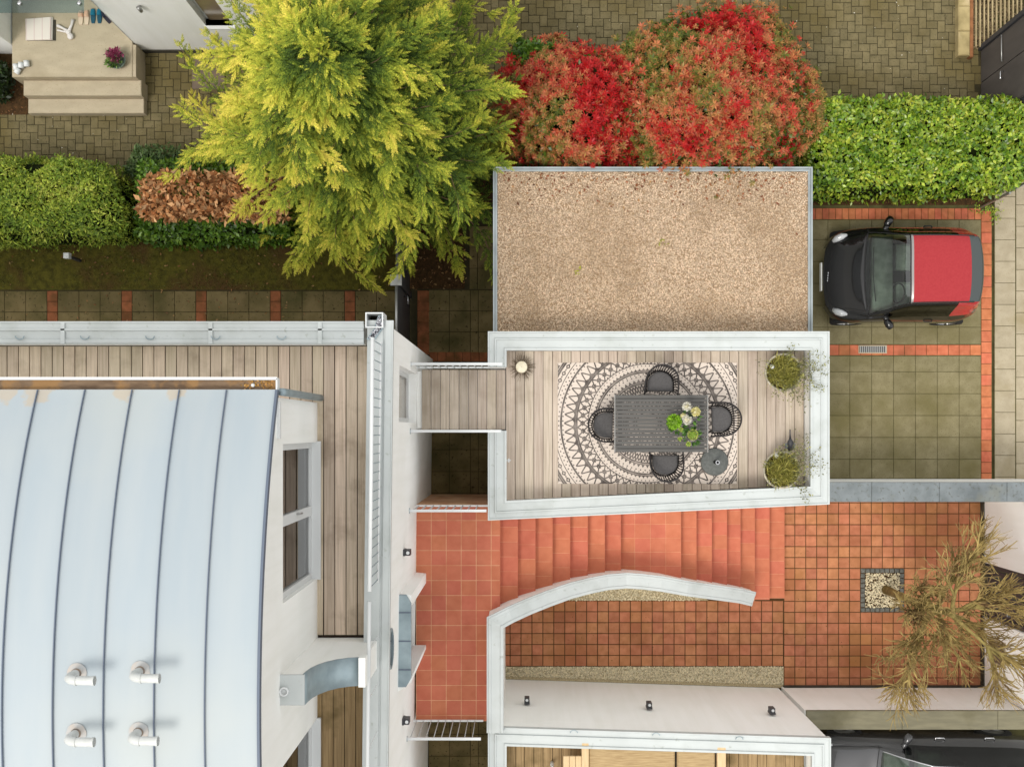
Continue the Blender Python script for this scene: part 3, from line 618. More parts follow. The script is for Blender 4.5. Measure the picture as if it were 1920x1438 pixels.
# wall lamps
def wall_lamp(px, py, h, facing, label):
    x, y = W(px, py, h); rz = 0 if facing == 'e' else math.pi / 2
    if facing == 'e': x = FA(y) - .001
    else: y = -4.535 - (x + .53) * (.165 / 5.23) + .001
    t = thing('wall_lamp', label, 'wall lamp', (x, y, h), rz, 'wall lamps on the white walls')
    b = MB().box(0, .03, -.045, .045, -.1, .1, .004).build('back_plate', M['anth'], t, inv=False); MB().box(.03, .10, -.04, .04, -.09, .09, .006).build('housing', M['anth'], t, inv=False)
    MB().lathe([(.024, 0), (.024, .004), (.005, .006)], (.068, 0, .09), 12).build('lens', M['white_paint'], t, inv=False)
wall_lamp(757, 1035, 4.55, 'e', 'small dark wall lamp on house facade above the entrance canopy corner'); wall_lamp(755, 1350, 4.42, 'e', 'small dark wall lamp on house facade near the lower railing')

# ------------------------------------------------------------------ garages and terraces
TZ, DZ = 3.35, 2.92                                     # terrace coping and deck heights
CP2 = [(0, -.09), (0, .018), (.02, .018), (.03, -.004), (.10, -.014), (.107, .014), (.125, .014), (.132, -.012), (.245, -.024), (.252, -.002), (.285, -.002), (.285, -.09)]
tg = thing('terrace_garage', 'white garage with dining terrace and timber deck on its roof', 'garage', (2, 0, 0))
A_, B_, C_, D_ = (-.53, 1.49), (4.67, 1.49), (4.67, -1.14), (-.53, -1.385)
path = [(-.53, -.02), D_, C_, B_, A_, (-.53, .95)]
MB().sweep([(*p, TZ) for p in path], CP2).build('coping', M['coping'], tg)
MB().sweep([(*p, TZ) for p in path], [(.025, -.03), (.265, -.03), (.265, 0), (.025, 0)], absz={2: 2.7, 3: 2.7}).build('parapet', M['white'], tg)
MB().prism([(-.505, 1.465), (4.645, 1.465), (4.645, -1.115), (-.505, -1.36)], 0, 2.80).build('wall', M['white'], tg)
MB().box(4.648, 4.68, -.85, 1.2, .02, 2.3).build('garage_door', M['white_paint'], tg)
td = MB().prism([(-.26, 1.23), (4.40, 1.23), (4.40, -.87), (-.26, -1.10)], 2.80, 2.86).build('terrace_deck', M['dark_gap'], tg)
pt = .1455
for i in range(33):
    xc = -.262 + pt * (i + .5)
    if xc > 4.44: break
    w = pt - .007
    if xc + w / 2 > 4.405: continue
    y0 = -1.105 + .235 * (xc + .26) / 4.66
    piece('deck_board', td, xc, (1.222 + y0) / 2, DZ, w, 1.222 - y0, M['deck'], t=.03, ch=.003, jz=.001, ja=.0006)
# white twin garage to the south
sg = thing('corner_garage', 'white garage with timber terrace cut off by the bottom edge', 'garage', (2, -7, 0))
p2 = [(4.70, -10, 3.32), (4.70, -4.70, 3.32), (-.53, -4.535, 3.32), (-.53, -10, 3.32)]
cg = MB().sweep(p2, CP2).build('coping', M['coping'], sg)
MB().sweep(p2, [(.025, -.03), (.265, -.03), (.265, 0), (.025, 0)], absz={2: 2.7, 3: 2.7}).build('parapet', M['white'], sg)
MB().prism([(4.675, -10), (4.675, -4.725), (-.505, -4.56), (-.505, -10)], 0, 2.80).build('wall', M['white'], sg)
for px, py in ((1076, 1373), (1230, 1378), (1386, 1385)): clip(cg, *W(px, py, 3.32), 3.325, 0)
sdk = MB().prism([(-.26, -4.83), (4.41, -4.97), (4.41, -10), (-.26, -10)], 2.80, 2.86).build('terrace_deck', M['dark_gap'], sg)
for i in range(32):
    xc = -.262 + pt * (i + .5); y1 = -4.835 - .03 * (xc + .26); piece('deck_board', sdk, xc, y1 - 1.5, DZ, pt - .007, 3.0, M['deck3'], t=.03, ch=.003, jz=.001, ja=.0006)
for a, l_, px, py, h in (('n', 'small dark lamp on white garage wall, nearest the curved stair wall', 988, 1318, 1.79), ('n', 'small dark lamp on white garage wall, middle of three', 1217, 1327, 1.86), ('n', 'small dark lamp on white garage wall, nearest the parked dark car', 1447, 1337, 1.96)): wall_lamp(px, py, h, a, l_)
# timber daybed with woven mats on that terrace
db = thing('timber_daybed', 'pale timber daybed with two woven mats on the bottom terrace', 'daybed', (2.2, -6.2, DZ))
hb = 3.30; xA, xB, xC, xD, xE = [W(p, 0, hb)[0] for p in (1091, 1104, 1266, 1345, 1361)]; ytop = W(0, 1392, hb)[1]
MB().box(xA, xB, ytop - 2.2, ytop, DZ, hb, .004).build('side_rail', M['timber'], db); MB().box(xD, xE, ytop - 2.2, ytop - .05, DZ, hb, .004).build('side_rail', M['timber'], db)
xF = W(1056, 0, hb)[0]; ya = W(0, 1418, hb)[1]
for k in range(3): MB().box(xF + (xA - xF) / 3 * k + .003, xF + (xA - xF) / 3 * (k + 1) - .003, ya - 1.9, ya, hb - .06, hb - .02, .003).build('side_shelf_slat', M['timber'], db)
for (a, b) in ((xB + .004, xC), (xC + .035, xD - .03)):
    o = MB().box(a, b, ytop - 2.2, ytop - .03, hb - .12, hb - .02, .02).build('woven_mat', M['mat_woven'], db)
MB().box(xB, xD, ytop - 2.2, ytop - .02, DZ, hb - .13).build('base', M['plinth'], db)
x, y = W(1035, 1432, 3.0); bt = thing('white_bottle', 'small white bottle standing on the bottom terrace deck', 'bottle', (x, y, DZ + .002))
MB().lathe([(.028, 0), (.03, .12), (.014, .16), (.014, .2)], (0, 0, 0), 14).build('body', M['white_paint'], bt, True, inv=False); MB().lathe([(.016, .2), (.016, .225)], (0, 0, 0), 12).build('cap', M['steel'], bt, inv=False)
# garage with gravel roof
gg = thing('gravel_roof_garage', 'garage with tan gravel flat roof beside the red shrubs', 'garage', (2, 3, 0))
GZ = 2.62; x0, x1, y0, y1 = -.47, 4.605, 1.50, 4.165
MB().box(x0 + .03, x1 - .03, y0, y1 - .03, 0, GZ - .10).build('wall', M['white'], gg)
MB().sweep([(x0, y0, GZ), (x0, y1, GZ), (x1, y1, GZ), (x1, y0, GZ)][::-1], [(0, -.14), (0, .02), (.022, .02), (.026, -.012), (.046, -.012), (.05, .008), (.066, .008), (.068, -.08), (.03, -.14)]).build('edge_trim', M['trim'], gg)
MB().box(x0 + .05, x1 - .05, y0 + .0, y1 - .05, GZ - .12, GZ - .035).build('roof_bed', M['gravelbed'], gg)
n = 260; q = np.column_stack([RNG.uniform(-.3, 4.4, n), 4.08 - np.abs(RNG.normal(0, .28, n)), np.full(n, GZ - .012)]); V, Fc = stamp(q, rdir(n, -.2, .3), rdir(n, .5, 1), RNG.uniform(.03, .07, n), *LEAF); np_obj('leaf_litter', V, Fc, leaf_mat('roof_leaf', [(96, 58, 36), (156, 92, 56), (176, 140, 90)], 3, .9), gg, kind='stuff')
pebbles('roof_gravel', rect(x0 + .06, x1 - .06, y0 + .01, y1 - .06), GZ - .028, 60000, .0145, M['gravel'], gg, kind='stuff')
MB().box(x1 - .035, x1 - .005, 1.8, 3.9, .02, 2.2).build('garage_door', M['white_paint'], gg)
n = 14; q = np.array([[*W(px + RNG.normal() * 4, py + RNG.normal() * 4, GZ), GZ] for px, py in [(1240, 453)] * 7 + [(1080, 511)] * 5 + [(1085, 508)] * 2]); V, Fc = stamp(q, rdir(n, .1, .5), rdir(n, .5, 1), RNG.uniform(.03, .06, n), *LEAF)
np_obj('weed', V, Fc, leaf_mat('weed_leaf', [(110, 120, 30), (170, 170, 50)], 3, .8), label='tiny yellow-green weeds growing in the roof gravel', cat='weeds', kind='stuff')

# ------------------------------------------------------------------ footbridge from house to dining terrace
br = thing('footbridge', 'timber plank footbridge with white rails from house to dining terrace', 'footbridge', (-1, .45, 0))
MB().box(FA(.5), -.535, .02, .91, 2.74, 2.87).build('bridge_beam', M['white'], br)
for i in range(10):
    xc = -.268 - pt * (i + .5)
    if xc - pt / 2 < FA(.5) - .02: break
    y0, y1 = (.0, .93) ; piece('deck_board', br, xc, (y0 + y1) / 2, DZ - .002, pt - .007, y1 - y0, M['deck'], t=.03, ch=.003, jz=.001, ja=.0008)
def railing(parent, y, z0, z1, xa, xb, slat, lean=0):
    r_ = MB().box(xa, xb, y - .02, y + .02, z1 - .012, z1 + .012, .004).build('handrail', M['white_paint'], parent)
    MB().box(xa, xb, y - .015, y + .015, z0 + .06, z0 + .085, .003).build('bottom_rail', M['white_paint'], parent)
    MB().lathe([(.045, 0), (.045, .012)], (0, 0, 0), 12).build('wall_plate', M['zincdark'], r_).matrix_local = Matrix.Translation((xa + .004, y, z1)) @ Matrix.Rotation(math.pi / 2, 4, 'Y')
    n_ = int((xb - xa) / slat)
    for i in range(n_): x = xa + slat * (i + .5); MB().box(x - .0045, x + .0045, y - .010, y + .010, z0 + .085, z1 - .012).build('baluster', M['coping'], r_)
railing(br, .965, 2.86, 3.86, FA(.5) - .01, -.30, .11); railing(br, -.025, 2.86, 3.86, FA(0) - .01, -.32, .11)

# ------------------------------------------------------------------ entrance staircase
st = thing('entrance_stairs', 'terracotta tiled stairs and landing with curved white side wall', 'stairs', (1, -2, 0))
LZ = 2.74; ri = LZ / 16
NX = [-.362, -.085, .197, .477, .77, 1.07, 1.365, 1.648, 2.69, 2.98, 3.275, 3.57, 3.84, 4.13, 4.43, 4.74]
wp = [(928, 1400, 3.42), (928, 1167, 3.42), (957, 1152, 3.34), (990, 1137, 3.12), (1028, 1122, 2.87), (1070, 1107, 2.60), (1105, 1098, 2.38), (1140, 1091, 2.18), (1175, 1088, 2.04), (1205, 1090, 2.0), (1240, 1094, 1.96), (1290, 1103, 1.80), (1340, 1110, 1.50), (1390, 1117, 1.17), (1414, 1123, 1.0)]
wpath = [W3(*p) for p in wp]; wpath[0] = (wpath[1][0], -4.60, 3.42)
def wall_y(x):
    for a, b in zip(wpath[1:], wpath[2:]):
        if a[0] <= x <= b[0]: return a[1] + (b[1] - a[1]) * (x - a[0]) / (b[0] - a[0])
    return wpath[1][1] if x < wpath[1][0] else -3.06
body = MB(); body.box(FA(-2) - .0, NX[0], -1.185, wpath[1][1] - .02, 0, LZ - .0018); body.box(FA(-2), wpath[1][0], wpath[1][1] - .02, -4.60, 0, LZ - .0018)
for k in range(15):
    z = LZ - ri * (k + 1); xa, xb = NX[k] - .003, NX[k + 1]
    body.prism([(xa, -1.20), (xb, -1.20), (xb, wall_y(xb)), (xa, wall_y(xa))], 0, z - .0018)
body.build('stair_body', M['grout'], st)
# landing tiles
tw = .2365
for i in range(7):
    for j in range(15):
        a, b = -1.68 + tw * i, -1.68 + tw * (i + 1); c, d = -1.20 - tw * (j + 1), -1.20 - tw * j
        lim = NX[0] + .012 if d > wpath[1][1] + .05 else -.55
        b = min(b, lim)
        if d < -4.58 or b - a < .02: continue
        c = max(c, -4.60); piece('landing_tile', st, (a + b) / 2, (c + d) / 2, LZ, b - a - .008, d - c - .008, M['terra'], t=.02, ch=.001, jz=.0004, ja=.001)
for k in range(15):
    z = LZ - ri * (k + 1); xa, xb = NX[k], NX[k + 1] + .012; ncol = 4 if k == 7 else 1
    for c_ in range(ncol):
        x0_, x1_ = xa + (xb - xa) * c_ / ncol + .002, xa + (xb - xa) * (c_ + 1) / ncol - .002; y = -1.22 - .06 * (k % 3)
        ylim0, ylim1 = wall_y(x0_), wall_y(x1_); yb = -1.20
        while yb > max(ylim0, ylim1) + .02:
            yn = y - .0; yn = min(yn, yb)
            nxt = yb - (.236 if yb < -1.2 else .12 + .06 * (k % 3))
            l0, l1 = max(nxt, ylim0), max(nxt, ylim1)
            MB().prism([(x0_, yb - .002), (x1_, yb - .002), (x1_, l1 + .002), (x0_, l0 + .002)], z - .018, z, .001).build('stair_tile', M['terra'], st); yb = nxt
    # riser
    MB().box(NX[k] - .002, NX[k] + .004, -1.20, wall_y(NX[k]) + .01, z - .005, z + ri - .022).build('riser', M['riser'], st) if 'riser' in M else None
WP = [(-.13, -.06), (-.13, .0), (-.12, .012), (-.085, .012), (-.075, -.002), (.05, -.008), (.06, .006), (.095, .006), (.105, -.006), (.125, -.006), (.125, -.06)]
MB().sweep(wpath, WP).build('wall_coping', M['coping'], st)
MB().sweep(wpath, [(-.105, 0), (-.105, -.03), (.10, -.03), (.10, 0)][::-1], absz={0: 0.0, 3: 0.0}).build('side_wall', M['white'], st)
railing(st, -1.20, LZ, 3.86, FA(-1.2) - .01, -.535, .115); railing(st, -4.58, LZ - .02, 3.80, FA(-4.6) - .01, -.62, .115)

# ------------------------------------------------------------------ courtyard walls and gate
nw = thing('garden_wall', 'grey capped wall between driveway and terracotta courtyard', 'wall', (6.5, -1.05, 0))
MB().box(4.70, 9.3, -1.185, -.905, 0, 1.68).build('wall_body', M['white'], nw)
for i in range(4): MB().box(4.70 + 1.13 * i + .002, 4.70 + 1.13 * (i + 1) - .002, -1.21, -.88, 1.68, 1.74, .006).build('coping_slab', M['greycap'], nw)
sw = thing('garden_wall', 'white wall with olive stained coping in front of dark car', 'wall', (6.7, -4.85, 0))
MB().box(4.73, 9.4, -4.99, -4.70, 0, 1.68).build('wall_body', M['white'], sw)
for i in range(3): MB().box(4.74 + 1.6 * i + .002, 4.74 + 1.6 * (i + 1) - .002, -5.01, -4.695, 1.68, 1.735, .006).build('coping_slab', M['olivecap'], sw)
MB().box(4.76, 8.38, -4.698, -4.672, .0, .10).build('plinth_strip', M['plinth'], sw)
ew = thing('street_wall', 'white street wall with dark gate opening at the courtyard corner', 'wall', (8.5, -3, 0))
MB().box(8.40, 8.72, -2.42, -1.19, 0, 1.95).build('wall_body', M['white'], ew); MB().box(8.40, 8.72, -4.69, -3.42, 0, 1.95).build('wall_body', M['white'], ew)
MB().box(8.374, 8.40, -2.42, -1.19, 0, .12).build('plinth_strip', M['plinth'], ew); MB().box(8.374, 8.40, -4.66, -3.42, 0, .12).build('plinth_strip', M['plinth'], ew)
MB().box(8.38, 8.74, -2.44, -1.19, 1.95, 2.0, .006).build('coping_slab', M['greycap'], ew); MB().box(8.38, 8.74, -4.69, -3.40, 1.95, 2.0, .006).build('coping_slab', M['greycap'], ew)
mbx = thing('letterbox', 'brown letterbox flap in pale frame on the white street wall', 'letterbox', (8.39, -4.0, 1.0))
MB().box(8.385, 8.398, -4.17, -3.72, .30, 1.02, .003).build('frame', M['concrete'], mbx)
MB().box(8.36, 8.386, -4.12, -3.77, .42, .98, .003).build('flap', mat('brown_flap', (112, 96, 78), (96, 82, 66), 5, rough=.6), mbx)
gate = thing('street_gate', 'anthracite gate with grey panel behind the bare tree', 'gate', (8.5, -3.07, 0))
for y in (-2.47, -3.37): MB().box(8.45, 8.53, y - .04, y + .04, 0, 1.8, .005).build('post', M['anth'], gate)
for i in range(6): MB().box(8.475, 8.505, -3.32 + .135 * i, -3.32 + .135 * i + .11, .08, 1.65, .004).build('slat', M['anth'], gate)
for z in (.3, 1.4): MB().box(8.507, 8.53, -3.33, -2.51, z, z + .06, .004).build('rail', M['anth'], gate)
MB().tube([(8.475, -3.25, 1.0), (8.42, -3.25, 1.0), (8.42, -3.13, 1.0)], .012, 6).build('handle', M['steel'], gate)
# tree pit
pit = thing('tree_pit', 'square cobble-edged pit of cream pebbles in the courtyard tiles', 'tree pit', (6.58, -2.94, 0))
MB().box(*PIT, -.03, -.006).build('pit_bed', M['soil'], pit)
M['cobble'] = mat('grey_cobble', (112, 112, 106), (88, 90, 84), 30, rough=.85, obj=.15, bump=.4)
for i in range(9):
    u = .089 * i + .044
    for (x, y) in ((PIT[0] + u, PIT[2] + .042), (PIT[0] + u, PIT[3] - .042)): piece('cobble', pit, x, y, .012, .078, .076, M['cobble'], ch=.012, jz=.004, ja=.06)
    if 0 < i < 8:
        for (x, y) in ((PIT[0] + .042, PIT[2] + u), (PIT[1] - .042, PIT[2] + u)): piece('cobble', pit, x, y, .012, .076, .078, M['cobble'], ch=.012, jz=.004, ja=.06)
pebbles('pit_pebbles', rect(PIT[0] + .09, PIT[1] - .09, PIT[2] + .09, PIT[3] - .09), .005, 1100, .021, M['pebble'], pit, kind='stuff')
# drain grate
x, y = W(1636, 655); dg = thing('drain_grate', 'small slotted drain grate in the brick strip of the driveway', 'drain', (x, y, 0))
fr = MB(); gw, gd = .26, .075
for (a, b, c, d) in ((-gw, gw, -gd, -gd + .018), (-gw, gw, gd - .018, gd), (-gw, -gw + .018, -gd + .018, gd - .018), (gw - .018, gw, -gd + .018, gd - .018)): fr.box(a, b, c, d, -.01, .012, .002)
fr.build('frame', M['concrete'], dg, inv=False); MB().box(-gw, gw, -gd, gd, .003, .0045).build('sump', M['plinth'], dg, inv=False)
for i in range(14): MB().box(-gw + .03 + .035 * i, -gw + .048 + .035 * i, -gd + .018, gd - .018, .004, .010).build('bar', M['steel'], dg, inv=False)
# garden gate between lawn and passage
gd_ = thing('garden_gate', 'dark metal panel gate with steel post between lawn and passage', 'gate', (-2.1, 2.2, 0))
gx = -2.08
MB().box(gx - .05, gx + .05, 2.40, 2.50, 0, 2.0, .004).build('post', M['anth'], gd_); MB().box(gx - .095, gx + .095, 2.36, 2.54, 2.0, 2.05, .006).build('post_cap', M['steel'], gd_)
MB().box(gx - .02, gx + .02, 1.36, 2.38, .06, 1.96, .004).build('panel', M['anth'], gd_); MB().tube([(gx, 1.30, 2.0), (gx, 2.39, 2.0)], .022, 8).build('top_rail', M['steel'], gd_, True)
MB().box(gx - .02, gx + .02, 2.52, 3.5, .06, 1.9, .004).build('side_panel', M['anth'], gd_)
MB().box(gx + .021, gx + .035, 1.42, 1.45, .1, 1.9, .002).build('edge_strip', M['steel'], gd_)
MB().tube([(gx + .02, 2.30, 1.05), (gx + .09, 2.30, 1.05), (gx + .09, 2.17, 1.05)], .013, 6).build('handle', M['chrome'], gd_, True)
# bollard lamp on the lawn
x, y = W(150, 489); bl = thing('bollard_lamp', 'small bollard lamp with white cap on the mossy lawn', 'lamp', (x, y, 0))
MB().lathe([(.03, 0), (.03, .5)], (0, 0, 0), 12).build('post', M['anth'], bl, inv=False); MB().box(-.05, .05, -.05, .05, .5, .62, .01).build('head', M['white_paint'], bl, inv=False); MB().box(-.045, .045, -.045, .045, .485, .5).build('collar', M['steel'], bl, inv=False)

# ------------------------------------------------------------------ dining terrace furniture
def rug_mat():
    m, nt, b = new_mat('mandala_rug'); tc = nt.nodes.new('ShaderNodeTexCoord'); sp_ = nt.nodes.new('ShaderNodeSeparateXYZ'); nt.links.new(tc.outputs['Object'], sp_.inputs[0])
    X, Y = Nd(nt, sp_.outputs[0]), Nd(nt, sp_.outputs[1]); r = (X * X + Y * Y).sqrt(); th = Y._m('ARCTAN2', X) / (2 * math.pi) + .5
    acc = None
    def put(k):
        nonlocal acc; acc = k if acc is None else acc.max(k)
    def ring(r0, w): put((r - r0).abs().lt(w * 1.25))
    def tri(n, ph=0): return ((th * n + ph).frac() - .5).abs() * 2
    def band(a, c, k): return k * r.gt(a) * r.lt(c)
    def zig(a, c, n, w, ph=0): put(band(a, c, ((r - a) / (c - a) - tri(n, ph)).abs().lt(w * 1.3)))
    def fill(a, c, n, lim, ph=0): put(band(a, c, ((r - a) / (c - a) + lim).lt(tri(n, ph))))
    def dots(r0, n, rad, ph=0):
        u = ((th * n + ph).frac() - .5) * (2 * math.pi * r0 / n); d = r - r0; put((u * u + d * d).lt(rad * rad * 1.6))
    def diamonds(r0, h, n, lo, hi, ph=0):
        d = ((th * n + ph).frac() - .5).abs() * 2 + (r - r0).abs() / h; put(d.gt(lo) * d.lt(hi) * (r - r0).abs().lt(h))
    for r0, w in ((.17, .008), (.3, .008), (.44, .008), (.46, .005), (.62, .009), (.645, .006), (.795, .011), (.822, .007), (.925, .006), (1.105, .011), (1.135, .012), (1.35, .012), (1.46, .005), (1.58, .012), (1.61, .010), (1.78, .010)): ring(r0, w)
    zig(.19, .29, 24, .22); zig(.31, .43, 36, .2); dots(.375, 36, .012); zig(.47, .61, 40, .16); zig(.49, .6, 40, .16, .5); fill(.655, .715, 60, .25); dots(.735, 64, .009); dots(.765, 72, .008, .5)
    fill(.83, .875, 84, .3); dots(.895, 92, .008); zig(.93, 1.02, 52, .15); zig(1.0, 1.095, 52, .15, .5); diamonds(1.012, .055, 52, .35, .75, .5); fill(.93, .97, 104, .35)
    zig(1.15, 1.30, 58, .13); fill(1.15, 1.20, 58, .3, .5); dots(1.322, 116, .009)
    dots(1.385, 120, .009); dots(1.425, 120, .009, .5); diamonds(1.52, .045, 76, .3, .8); dots(1.52, 76, .009, .5); zig(1.63, 1.76, 62, .15); fill(1.63, 1.69, 62, .3, .5); zig(1.8, 1.95, 60, .15)
    fz = noise(nt, pos(nt, (1, 1, 1), src='Object'), 160, 2); wear = ramp(nt, noise(nt, pos(nt, (1, 1, 1), src='Object'), 7, 3), .3, .62)
    fac = acc * (fz * .5 + .65).clamp() * (wear * .25 + .74)
    cream = mix(nt, ramp(nt, fz, .35, .7), L8((232, 219, 207)), L8((214, 200, 188)))
    nt.links.new(mix(nt, fac, cream, L8((48, 42, 43))), b.inputs['Base Color']); b.inputs['Roughness'].default_value = .95; b.inputs['Specular IOR Level'].default_value = .1
    bp = nt.nodes.new('ShaderNodeBump'); bp.inputs['Strength'].default_value = .3; bp.inputs['Distance'].default_value = .004; nt.links.new(fz.k, bp.inputs['Height']); nt.links.new(bp.outputs[0], b.inputs['Normal'])
    return m
(rx0, ry1), (rx1, ry0) = W(1046, 680, DZ + .012), W(1382, 907, DZ + .012); rcx, rcy = (rx0 + rx1) / 2, (ry0 + ry1) / 2
rug = MB(); a, b = (rx1 - rx0) / 2, (ry1 - ry0) / 2; n = 24
edge = [(-a + 2 * a * i / n, -b + random.uniform(-.004, .004)) for i in range(n)] + [(a + random.uniform(-.003, .003), -b + 2 * b * i / 12) for i in range(12)] + [(a - 2 * a * i / n, b + random.uniform(-.004, .004)) for i in range(n)] + [(-a + random.uniform(-.003, .003), b - 2 * b * i / 12) for i in range(12)]
rug.prism(edge, 0, .009, .003); rug.build('terrace_rug', rug_mat(), label='cream and black mandala patterned rug under the dining table', cat='rug', loc=(rcx, rcy, DZ + .002))
# table
TH = DZ + .74; (tx0, ty1), (tx1, ty0) = W(1152, 740, TH), W(1328, 848, TH)
tb = thing('dining_table', 'grey slatted outdoor dining table in the middle of the rug', 'table', ((tx0 + tx1) / 2, (ty0 + ty1) / 2, DZ))
ns = 15; fh = (ty1 - ty0) / ns
for i in range(ns): MB().box(tx0 + .014, tx1 - .014, ty0 + fh * i + .004, ty0 + fh * (i + 1) - .004, TH - .022, TH - random.uniform(0, .0015), .003).build('slat', M['alu'], tb)
for xa in (tx0, tx1 - .014): MB().box(xa, xa + .014, ty0, ty1, TH - .04, TH + .003, .002).build('end_rail', M['light_edge'], tb)
for ya in (ty0 + .05, ty1 - .08): MB().box(tx0 + .05, tx1 - .05, ya, ya + .03, TH - .07, TH - .023).build('apron', M['alu'], tb)
for xa in (tx0 + .06, tx1 - .12):
    MB().box(xa, xa + .06, ty0 + .081, ty1 - .081, TH - .08, TH - .023).build('cross_rail', M['alu'], tb)
    for ya in (ty0 + .05, ty1 - .11): MB().box(xa, xa + .06, ya, ya + .06, DZ + .012, TH - .071).build('leg', M['alu'], tb)
# chairs: rope tub chairs, built facing +x (seat front at +x, back at -x)
def make_chair():
    t = thing('rope_chair', 'x', 'chair', (0, 0, 0), 0, 'rope chairs around the dining table'); U = lambda s_, rx, ry, z: [(-rx * math.cos(a) if abs(a) < 1.5708 else -0 + rx * .62 * (abs(a) - 1.5708) / .6, ry * math.sin(max(-1.5708, min(1.5708, a))), z(a)) for a in [(-1.5708 - .6) + (3.1416 + 1.2) * k / s_ for k in range(s_ + 1)]]
    zt = lambda a: .80 - .13 * max(0, abs(a) - .9) ** 1.2; N_ = 52
    top_ = U(N_, .31, .285, zt); low = U(N_, .225, .235, lambda a: .43)
    MB().tube(top_, .014, 8).build('back_rim', M['black_rope'], t, True, inv=False); MB().tube(low, .012, 6).build('seat_rim', M['black_rope'], t, True, inv=False)
    for k in range(1, N_, 1):
        k2 = min(N_, max(0, k + (1 if k % 2 else -1))); p, q = Vector(low[k]), Vector(top_[k2])
        MB().tube([p, (p + q) / 2 + Vector((-.01, 0, 0)), q], .0075, 4, caps=False).build('rope_strand', M['black_rope'], t, inv=False)
    c = MB(); rings = []
    for (z, s_) in ((.40, .92), (.43, 1.0), (.475, 1.0), (.495, .95), (.50, .8)): rings.append([(x * s_ * .93 + (.0 if s_ else 0), y * s_ * .93, z) for x, y, _ in low])
    nn = len(low); vs_ = [p for r_ in rings for p in r_]
    c.add(vs_, [(i * nn + k, i * nn + (k + 1) % nn, (i + 1) * nn + (k + 1) % nn, (i + 1) * nn + k) for i in range(4) for k in range(nn)] + [tuple(4 * nn + k for k in range(nn)), tuple(range(nn - 1, -1, -1))])
    c.build('seat_cushion', M['cushion'], t, True, inv=False)
    for sx, sy in ((-.16, -.18), (-.16, .18), (.12, -.2), (.12, .2)): MB().tube([(sx, sy, .42), (sx * 1.25, sy * 1.1, .0)], [.016, .011], 8).build('leg', M['black_rope'], t, inv=False)
    return t
ch0 = make_chair()
for i, (px, py, rz, lb) in enumerate(((1240, 719, -math.pi / 2, 'black rope chair with grey cushion at the table side nearest the gravel roof'), (1352, 786, math.pi, 'black rope chair at the table end next to the potted plants'),
        (1249, 868, math.pi / 2, 'black rope chair at the table side nearest the red stairs'), (1136, 797, 0, 'black rope chair at the table end next to the footbridge'))):
    x, y = W(px, py, DZ + .6); o = ch0 if i == 0 else copy_tree(ch0)
    o.scale = (.88, .88, .95); o.location = (x, y, DZ + .012); o.rotation_euler = (0, 0, rz + random.uniform(-.04, .04)); o['label'] = lb
# parasol base
x, y = W(1340, 866, DZ + .05); ub = thing('parasol_base', 'round dark grey parasol base with white-ringed tube beside the table', 'parasol base', (x, y, DZ + .011))
MB().lathe([(.215, 0), (.215, .03), (.20, .045), (.10, .062), (.03, .07)], (0, 0, 0), 40).build('disc', M['stone_dark'], ub, True, inv=False)
MB().lathe([(.028, .07), (.028, .30), (.018, .30), (.018, .12)], (0, 0, 0), 20, cap=False).build('tube', M['plastic'], ub, True, inv=False); MB().lathe([(.032, .298), (.032, .306), (.02, .306), (.02, .298)], (0, 0, 0), 20, cap=False).build('collar', M['chrome'], ub, inv=False)
# flowers in vases on the table
M['vase'] = mat('dark_vase', (70, 84, 70), rough=.25)
FL_G = leaf_mat('vase_leaf', [(38, 66, 26), (66, 104, 38), (96, 140, 50)], 8, .8)
def blossom(name, t, c, r, n, cols, size, flat=.6):
    d = rdir(n, -.1, 1); P = np.array(c) + d * r * np.array([1, 1, flat]); fw = unit(d + rdir(n) * .5 + np.array([0, 0, .3]))
    V, Fc = stamp(P - fw * size * .5, fw, rdir(n), np.full(n, size), *LEAF); return np_obj(name, V, Fc, leaf_mat(name + '_petal', cols, 20, .9, vary=.15), t, kind=None)
def vase(px, py, label, fl):
    x, y = W(px, py, TH); t = thing('flower_vase', label, 'vase', (x, y, TH + .003), 0, 'flower vases on the dining table')
    MB().lathe([(.03, 0), (.045, .04), (.04, .09), (.022, .12), (.026, .14), (.018, .14), (.018, .1)], (0, 0, 0), 18).build('vase_body', M['vase'], t, True, inv=False)
    z = .25; off = Vector((x, y, TH))
    for (qx, qy, r, n_, cols, size) in fl:
        bx_, by_ = W(qx, qy, TH + z + .05); p = (bx_ - x, by_ - y, z + random.uniform(-.03, .03))
        MB().tube([(0, 0, .1), (p[0] * .6, p[1] * .6, .19), p], .004, 4).build('stem', M['stem'], t, inv=False)
        MB().ball((p[0], p[1], p[2]), r * .8, 8, 5, 1, 1, .6).build('flower_heart', M['heart_' + ('g' if cols[0][1] > cols[0][0] + 15 else 'w')], t, True, inv=False)
        blossom('blossom', t, p, r, n_, cols, size).matrix_parent_inverse = Matrix.Identity(4)
    n_ = 46; P = rdir(n_, -.2, .5) * np.array([.09, .09, .05]) + np.array([0, 0, .17]); V, Fc = stamp(P, unit(P * np.array([1, 1, .2]) + 1e-3), rdir(n_, .6, 1), RNG.uniform(.05, .09, n_), *LEAF)
    o = np_obj('foliage', V, Fc, FL_G, t); o.matrix_parent_inverse = Matrix.Identity(4)
M['stem'] = mat('flower_stem', (86, 120, 50), rough=.6); M['heart_g'] = mat('flower_heart_green', (110, 140, 44), rough=.7); M['heart_w'] = mat('flower_heart_white', (214, 206, 170), rough=.7)
GR = [(110, 160, 30), (150, 196, 50), (184, 222, 88)]; WH = [(222, 216, 196), (240, 238, 230), (246, 244, 236)]; YE_ = [(214, 204, 130), (230, 222, 160), (240, 234, 190)]; HY = [(138, 162, 60), (190, 202, 92), (222, 226, 140)]
